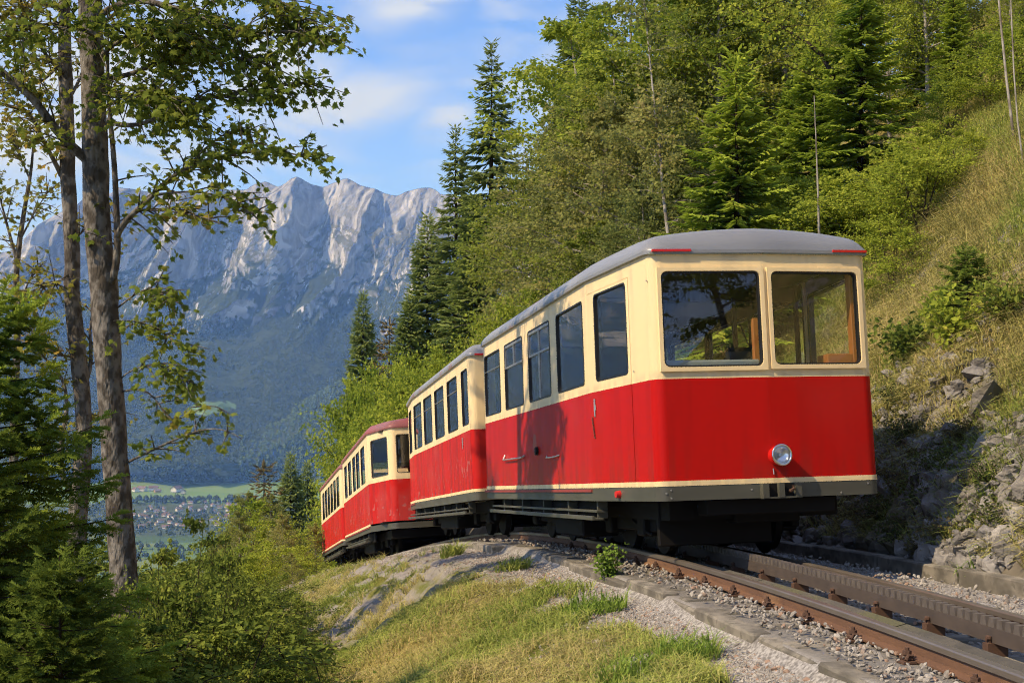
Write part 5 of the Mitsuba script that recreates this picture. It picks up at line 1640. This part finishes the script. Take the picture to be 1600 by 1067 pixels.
D = 13.0
hero('maple_tree', 'tall maple with the thicker mossy trunk and boughs reaching right over the valley',
     [(210, 1120, 13, .165), (200, 1000, 13, .145), (193, 900, 13, .138), (187, 800, 13, .138), (179, 700, 13, .132), (172, 600, 13, .130), (166, 500, 13, .138), (162, 440, 13, .142), (154, 380, 13, .132), (150, 300, 13, .130), (148, 200, 13, .128), (144, 100, 13, .122), (141, 0, 13, .112), (138, -120, 13, .10), (134, -280, 13, .08), (128, -440, 13, .055), (120, -600, 13, .012)],
     [([(136, -200, 13), (190, -260, 12.8), (250, -300, 12.6), (310, -310, 12.5)], .03, .006, 40, .6, 16, 1),
      ([(134, -260, 13), (90, -330, 13.2), (40, -380, 13.4)], .03, .006, 34, .6, 16, 1),
      ([(130, -400, 13), (170, -470, 12.8), (215, -520, 12.7)], .022, .005, 34, .55, 16, 1),
      ([(128, -440, 13), (100, -520, 13.1), (80, -590, 13.2)], .018, .005, 30, .5, 16, 1),
      ([(122, -560, 13), (124, -640, 13), (130, -720, 13)], .012, .004, 30, .5, 16, 1)] +
     [([(152, 262, 13), (120, 236, 12.9), (88, 203, 12.8), (58, 163, 12.7), (22, 128, 12.6), (-40, 80, 12.5)], .055, .03, 26, .6, 16, 1),
      ([(172, 445, 12.95), (183, 395, 12.9), (182, 330, 12.9), (178, 250, 12.9), (171, 170, 12.9), (168, 80, 12.8)], .042, .018, 12, .45, 12, 1),
      ([(182, 372, 12.9), (204, 338, 12.7), (232, 312, 12.5), (262, 282, 12.4), (310, 255, 12.3), (370, 240, 12.2), (430, 237, 12.1), (484, 249, 12.0)], .032, .006, 62, .50, 17, 1),
      ([(250, 292, 12.5), (290, 262, 12.7), (330, 225, 12.9), (365, 205, 13.1), (400, 215, 13.2)], .012, .004, 26, .42, 15, 1),
      ([(215, 330, 12.7), (260, 330, 12.4), (310, 338, 12.2), (350, 352, 12.1)], .010, .004, 16, .42, 13, 1),
      ([(240, 306, 12.5), (300, 300, 12.2), (350, 310, 12.0), (395, 335, 11.9)], .012, .004, 24, .42, 14, 1),
      ([(150, 30, 13), (215, 2, 12.8), (275, 15, 12.6), (335, 36, 12.4), (395, 52, 12.3), (450, 50, 12.2), (503, 64, 12.1)], .035, .006, 92, .62, 18, 1),
      ([(146, -40, 13), (230, -60, 12.7), (320, -40, 12.5), (400, -10, 12.3), (470, 30, 12.2)], .04, .006, 80, .7, 18, 1),
      ([(160, 125, 13), (215, 112, 12.8), (258, 92, 12.6), (300, 78, 12.5), (360, 88, 12.3), (420, 100, 12.2)], .028, .006, 70, .55, 17, 1),
      ([(162, 188, 13), (205, 196, 12.7), (245, 184, 12.5), (292, 160, 12.4), (345, 150, 12.3), (410, 140, 12.2), (478, 128, 12.1)], .026, .006, 70, .52, 17, 1),
      ([(155, 90, 13), (195, 60, 12.6), (235, 50, 12.3), (280, 60, 12.2)], .022, .006, 75, .6, 22, 1),
      ([(160, 150, 12.9), (200, 150, 12.4), (245, 150, 12.2), (275, 170, 12.1)], .02, .006, 70, .55, 22, 1),
      ([(150, 60, 12.9), (110, 40, 12.5), (60, 40, 12.2), (10, 60, 12)], .022, .006, 40, .6, 14, 1),
      ([(148, 10, 12.9), (175, -40, 12.0), (205, -60, 11.6)], .03, .008, 40, .7, 18, 1),
      ([(185, 480, 13), (215, 458, 12.7), (240, 452, 12.5), (262, 470, 12.4)], .010, .004, 20, .36, 14, 1),
      ([(186, 520, 13), (220, 505, 12.7), (255, 520, 12.5), (292, 545, 12.4)], .010, .004, 24, .36, 14, 1),
      ([(190, 590, 13), (225, 572, 12.7), (262, 575, 12.5), (295, 598, 12.4)], .009, .004, 22, .34, 14, 1),
      ([(196, 724, 13), (240, 702, 12.7), (285, 682, 12.4), (330, 670, 12.2), (378, 686, 12.1)], .014, .005, 15, .32, 13, 1),
      ([(190, 612, 13), (222, 610, 12.8), (246, 628, 12.6), (270, 655, 12.5), (310, 640, 12.4), (350, 645, 12.3)], .011, .004, 14, .32, 12, 1)],
     'leaf_maple', 51)
hero('maple_tree_001', 'slimmer smooth maple trunk just left of the thicker one, with yellowing leaves',
     [(130, 1110, 15, .12), (124, 1000, 15, .11), (121, 900, 15, .105), (122, 800, 15, .11), (129, 720, 15, .10), (131, 660, 15, .095), (126, 587, 15, .098), (116, 500, 15, .09), (112, 440, 15, .088), (113, 394, 15, .086), (107, 295, 15, .086), (105, 236, 15, .084), (103, 138, 15, .08), (101, 40, 15, .07), (100, -80, 15, .058), (98, -220, 15, .04), (95, -360, 15, .010)],
     [([(99, -120, 15), (60, -180, 15.2), (20, -220, 15.4)], .022, .006, 34, .6, 14, 1),
      ([(98, -200, 15), (130, -270, 15.1), (165, -320, 15.2)], .018, .005, 30, .55, 14, 1),
      ([(96, -330, 15), (92, -400, 15), (86, -460, 15)], .012, .004, 26, .5, 14, 1)] +
     [([(118, 770, 15), (96, 735, 14.9), (96, 690, 14.9), (104, 640, 14.9), (96, 590, 14.9), (70, 560, 14.8), (50, 520, 14.8)], .04, .008, 30, .5, 11, 1),
      ([(132, 600, 15), (142, 560, 15.1), (141, 520, 15.2), (150, 470, 15.3)], .03, .010, 16, .5, 10, 1),
      ([(96, 275, 15), (80, 243, 14.8), (64, 212, 14.6), (48, 180, 14.5), (25, 170, 14.4)], .03, .008, 40, .55, 13, 1),
      ([(100, 20, 15), (75, 8, 14.8), (40, 12, 14.6), (0, 28, 14.4), (-40, 40, 14.2)], .035, .012, 40, .7, 13, 1),
      ([(104, 120, 15), (75, 90, 14.7), (50, 50, 14.5), (30, 0, 14.4)], .025, .010, 46, .65, 13, 1),
      ([(104, 160, 15), (130, 110, 15.3), (150, 60, 15.6), (180, 20, 15.8)], .022, .008, 40, .6, 13, 1),
      ([(102, 90, 14.9), (85, 110, 14.4), (60, 130, 14.1), (20, 130, 14)], .018, .006, 34, .55, 13, 1),
      ([(112, 420, 15), (90, 440, 14.8), (62, 450, 14.7), (40, 470, 14.6)], .014, .005, 30, .5, 11, 1),
      ([(122, 560, 15), (95, 555, 14.8), (65, 530, 14.7)], .012, .005, 26, .5, 11, 1),
      ([(126, 640, 15), (150, 655, 15.2), (175, 640, 15.4)], .012, .005, 12, .5, 10, 1),
      ([(112, 380, 15), (140, 350, 15.3), (165, 345, 15.5)], .012, .005, 14, .5, 10, 1)],
     'leaf_maple_yellow', 52, .078)
hero('maple_sapling', 'thin young maple at the left border with sparse yellow leaves',
     [(20, 800, 17, .06), (22, 700, 17, .055), (24, 600, 17, .05), (27, 500, 17, .045), (26, 420, 17, .04), (38, 330, 17, .032), (48, 270, 17, .022), (52, 220, 17, .012)],
     [([(27, 410, 17), (8, 340, 16.9), (-5, 290, 16.9)], .025, .008, 22, .6, 11, 1),
      ([(34, 370, 17), (55, 330, 16.8), (75, 300, 16.7)], .014, .005, 24, .5, 11, 1),
      ([(46, 280, 17), (30, 240, 16.9), (20, 215, 16.8)], .012, .005, 26, .5, 12, 1),
      ([(27, 480, 17), (45, 440, 16.8), (60, 420, 16.7)], .014, .005, 20, .5, 11, 1)],
     'leaf_maple_yellow', 53, .08)

# ---- grass
def blades(mb, P, h, r, wd=.006, lean=.5, down=None, seg=2):
    k = len(P)
    an = r.uniform(0, 6.28, k)
    d = np.stack([np.cos(an), np.sin(an), np.zeros(k)], -1)
    ln = np.abs(r.normal(lean, lean * .5, k))[:, None]
    bend = d * ln
    if down is not None:
        bend = bend + down
    h = np.broadcast_to(h, (k,)) * r.uniform(.5, 1.35, k)
    side = np.stack([-np.sin(an + .5), np.cos(an + .5), np.zeros(k)], -1) * (wd * r.uniform(.6, 1.4, k))[:, None]
    up = np.array([0, 0, 1.0])
    m = P + (up * .6 + bend * .35) * h[:, None]
    t = P + unit(up * .75 + bend * 1.1) * (h * 1.15)[:, None]
    V = np.stack([P - side, P + side, m + side * .8, m - side * .8, t], 1).reshape(-1, 3)
    f = (np.array([[0, 1, 2], [0, 2, 3], [3, 2, 4]])[None] + (np.arange(k) * 5)[:, None, None]).reshape(-1, 3)
    uv = np.repeat(np.stack([r.uniform(0, 1, k), r.uniform(0, 1, k)], -1), 5, 0)
    return mb.add(V, f, uv)


def on_ground(x, y):
    return np.stack([x, y, ground(x, y) - .01], -1)


r = rng(61)
# left slope: turf, thinning to the gravel
k = 330000
y = 4.8 + 22 * r.random(k) ** 1.75
w = -1.45 - 6.5 * r.random(k) ** 1.25
P = track(y, w, 0)
g = nfbm(np.stack([P[:, 0] * .9, P[:, 1] * .9, P[:, 0] * 0 + 2], -1), 3, 88)
tuft = nfbm(np.stack([P[:, 0] * 5, P[:, 1] * 5, P[:, 0] * 0 + 2], -1), 2, 89)
keep = (g * .7 + tuft * .45 > .45 + .18 * np.clip((w + 2.2) / .75, -1, 1) + .26 * np.clip((y - 12) / 4, 0, 1) * np.clip((w + 6) / 3, 0, 1))
px_ = 800 + 2000 * P[:, 0] / P[:, 1]
keep &= (px_ > 330) & (px_ < 1250)
P, g, tuft, w = P[keep], g[keep], tuft[keep], w[keep]
P[:, 2] = ground(P[:, 0], P[:, 1]) - .01
dry = nfbm(np.stack([P[:, 0] * .7, P[:, 1] * .7, P[:, 0] * 0 + 7], -1), 3, 90) + r.normal(0, .10, len(P)) > .50
down = np.array([-.30, -.05, -.18])
m = MB()
blades(m, P[~dry], .055 + .085 * tuft[~dry], r, .0042, .7, down)
put('turf', m, 'grass_green', uv=True)
say('turf', 'green turf covering the slope left of the track', 'grass', kind='stuff')
m = MB()
blades(m, P[dry], .055 + .10 * tuft[dry], r, .0036, .85, down * 1.4)
put('dry_turf', m, 'grass_dry', uv=True)
say('dry_turf', 'yellowed dry grass on the slope left of the track', 'grass', kind='stuff')
# right slope: long dry grass
k = 210000
y = 9 + 17 * r.random(k) ** 1.2
w = 1.9 + 9.0 * r.random(k) ** 1.1
P = track(y, w, 0)
g = nfbm(np.stack([P[:, 0] * .8, P[:, 1] * .8, P[:, 0] * 0 + 5], -1), 3, 18)
fine = nfbm(np.stack([P[:, 0] * 4, P[:, 1] * 4, P[:, 0] * 0 + 5], -1), 2, 19)
px_ = 800 + 2000 * P[:, 0] / P[:, 1]
keep = (g * .8 + fine * .5 > .56 - .28 * np.clip((w - 2.2) / 2.0, 0, 1)) & (px_ > 1150) & (px_ < 1680)
P, g, fine = P[keep], g[keep], fine[keep]
P[:, 2] = ground(P[:, 0], P[:, 1]) + .0
gr = nfbm(np.stack([P[:, 0] * .5, P[:, 1] * .5, P[:, 0] * 0 + 11], -1), 3, 20) + r.normal(0, .08, len(P)) > .56
m = MB()
blades(m, P[~gr], .14 + .20 * fine[~gr], r, .0055, .7, np.array([-.55, -.1, -.35]))
put('slope_grass', m, 'grass_dry', uv=True)
say('slope_grass', 'long dry yellow grass hanging over the cutting on the right', 'grass', kind='stuff')
m = MB()
blades(m, P[gr], .12 + .18 * fine[gr], r, .0055, .6, np.array([-.4, -.1, -.2]))
put('green_slope_grass', m, 'grass_green', uv=True)
say('green_slope_grass', 'green patches of long grass on the right hand slope', 'grass', kind='stuff')
# tussocks beside the path, each a thing
for px_, py_, n, hh, rad, mt_, lb in ((1075, 1030, 420, .17, .20, 'grass_fresh', 'lush green grass tuft on the gravel at the bottom edge'), (930, 955, 380, .15, .26, 'grass_fresh', 'bright green grass tuft at the edge of the gravel path'), (985, 1052, 300, .15, .22, 'grass_fresh', 'green grass tuft just left of the one on the gravel'),
                                      (707, 868, 180, .20, .16, 'grass_green', 'dark grass tussock on the stony crest below the second carriage'), (800, 890, 200, .16, .2, 'grass_green', 'small weedy tuft at the crest right of the dark tussock'), (880, 925, 260, .12, .28, 'grass_green', 'low grass patch left of the weed by the edging stones'),
                                      (1515, 912, 60, .22, .10, 'grass_fresh', 'thin grass sprouting at the lit kerb on the right'), (560, 875, 160, .18, .5, 'grass_green', 'grass fringe below the third carriage')):
    # where the view ray through that point meets the ground
    yy = np.linspace(4, 45, 4000)
    xx, zz = (px_ - 800) / 2000 * yy, -(py_ - 533.5) / 2000 * yy
    hit = np.argmax(ground(xx, yy) >= zz)
    x0, y0 = xx[hit], yy[hit]
    an, rr_ = r.uniform(0, 6.28, n), rad * np.sqrt(r.random(n))
    m = MB()
    blades(m, on_ground(x0 + np.cos(an) * rr_, y0 + np.sin(an) * rr_), hh, r, .0048 * y0 / 9, .8)
    key = put('grass_tuft', m, mt_, uv=True)
    say(key, lb, 'grass')
# weeds
def weed(key, px_, py_, H, R, n, leaf, label, seed, size=.035, y=None):
    rr = rng(seed)
    yy = np.linspace(4, 45, 4000)
    xx, zz = (px_ - 800) / 2000 * yy, -(py_ - 533.5) / 2000 * yy
    hit = np.argmax(ground(xx, yy) >= zz)
    b = np.array([xx[hit], yy[hit], float(ground(xx[hit], yy[hit])) - .01])
    st, lf = MB(), MB()
    for i in range(n):
        an = rr.uniform(0, 6.28)
        e = b + [math.cos(an) * R * rr.uniform(.2, 1), math.sin(an) * R * rr.uniform(.2, 1), H * rr.uniform(.4, 1)]
        q = bez(b, b + (e - b) * [.3, .3, .6], e, 6)
        st.tube(q, np.linspace(.004, .0015, 6), 4, caps=False)
        k = 34
        u = rr.uniform(.1, 1.05, k)
        LP = np.stack([np.interp(u, np.linspace(0, 1, 6), q[:, c]) for c in range(3)], -1) + rr.normal(0, .025 + R * .07, (k, 3))
        leaves(lf, LP, size, rr, 'oval')
    say(key, label, 'plant')
    put(f'{key}__stems', st, 'twig', number=False)
    put(f'{key}__leaves', lf, leaf, uv=True, number=False)


weed('weed', 952, 902, .30, .16, 16, 'grass_fresh', 'leafy weed growing beside the left rail at the edging stones', 71)
weed('bramble', 1495, 545, .75, .7, 30, 'leaf_bright', 'bright bramble bush on the dry slope below the spruce sapling', 72, .075)
weed('bramble_001', 1420, 560, .5, .55, 22, 'leaf_shrub', 'dark low bramble left of the bright one on the slope', 73, .07)
weed('bramble_002', 1575, 500, .45, .5, 18, 'leaf_shrub', 'dark bramble on the slope at the right border', 74, .07)
weed('cutting_weed', 1390, 775, 0.42, 0.42, 36, 'leaf_dry', 'brownish weeds hanging on the shaded rock just right of the cab', 75, .028)
weed('cutting_weed_001', 1450, 800, 0.39, 0.42, 36, 'leaf_weed', 'dark weeds on the shaded rock in the middle of the cutting', 76, .028)
weed('cutting_weed_002', 1420, 700, 0.42, 0.36, 30, 'leaf_weed', 'weeds at the top of the shaded rock beside the cab', 77, .028)
weed('cutting_weed_003', 1365, 830, 0.32, 0.36, 27, 'leaf_dry', 'low brown weeds at the kerb below the cab corner', 78, .028)
weed('cutting_weed_005', 1560, 830, 0.28, 0.36, 30, 'leaf_weed', 'dark weeds low on the boulders at the right border', 85, .028)
weed('cutting_weed_006', 1480, 850, 0.24, 0.36, 27, 'leaf_dry', 'brown weeds at the foot of the boulders above the kerb', 86, .028)
weed('cutting_weed_004', 1510, 700, 0.35, 0.30, 27, 'leaf_dry', 'dry weeds on the sunlit rim of the boulders', 79, .028)
for k_, (px_, py_, H_, R_, lf_) in enumerate(((1335, 840, .4, .5, 'leaf_dry'), (1405, 850, .45, .6, 'leaf_weed'), (1440, 870, .35, .5, 'leaf_dry'), (1385, 815, .4, .6, 'leaf_weed'), (1545, 770, .45, .5, 'leaf_weed'), (1425, 770, .5, .6, 'leaf_dry'), (1470, 745, .5, .6, 'leaf_weed'), (1400, 640, .45, .5, 'leaf_weed'))):
    weed(f'rock_weed_{k_:03d}' if k_ else 'rock_weed', px_, py_, H_ * .7, R_ * .6, 26, lf_, ('brownish' if lf_ == 'leaf_dry' else 'dark green') + ' weeds in the cutting, ' + ('low beside the kerb near the cab', 'low in the middle above the kerb', 'just above the kerb', 'below the cab corner', 'between the right hand boulders', 'halfway up beside the cab', 'at the upper rim of the shaded rock', 'on the pale rubble right of the cab')[k_], 100 + k_, .028)
# trail mark on the thicker maple
x, y = pix(163, 12.7), 12.7
M = as_matrix(np.eye(3), np.array([x, y - .0, -(930 - 533.5) / 2000 * y]))
say('trail_marker', 'small white board with red edges at the foot of the thicker maple', 'sign')
mat('white_paint', (.75, .74, .72), .6)
put('trail_marker__board', MB().box(-.025, .03, -.012, .0, -.03, .10, .002).box(-.10, -.05, -.012, .0, -.15, -.05, .002), 'white_paint', False, M, number=False)
put('trail_marker__red_edge', MB().box(-.025, .03, -.016, -.002, -.055, -.032, .002).box(-.105, -.055, -.016, -.002, -.18, -.152, .002), 'lamp_red', False, M, number=False)
# pairs that would read alike: say which of the two
_same = {}
for _k, _e in labels.items():
    if _e.get('group') and 'category' in _e and _e['category'] in ('tree', 'bush', 'shrub', 'sapling') and 'rear_tree' not in _k:
        _same.setdefault(_e['label'], []).append(_k)
for _l, _ks in _same.items():
    if len(_ks) > 1:
        _x = {k: (lambda m: m[0, 3] / m[1, 3])(np.array(scene[k]['to_world'].matrix)) for k in _ks}
        for _n, k in enumerate(sorted(_ks, key=_x.get)):
            labels[k]['label'] = _l + (', left', ', right')[_n] if len(_ks) == 2 else _l + (', leftmost', ', middle one', ', rightmost', ', last')[min(_n, 3)]
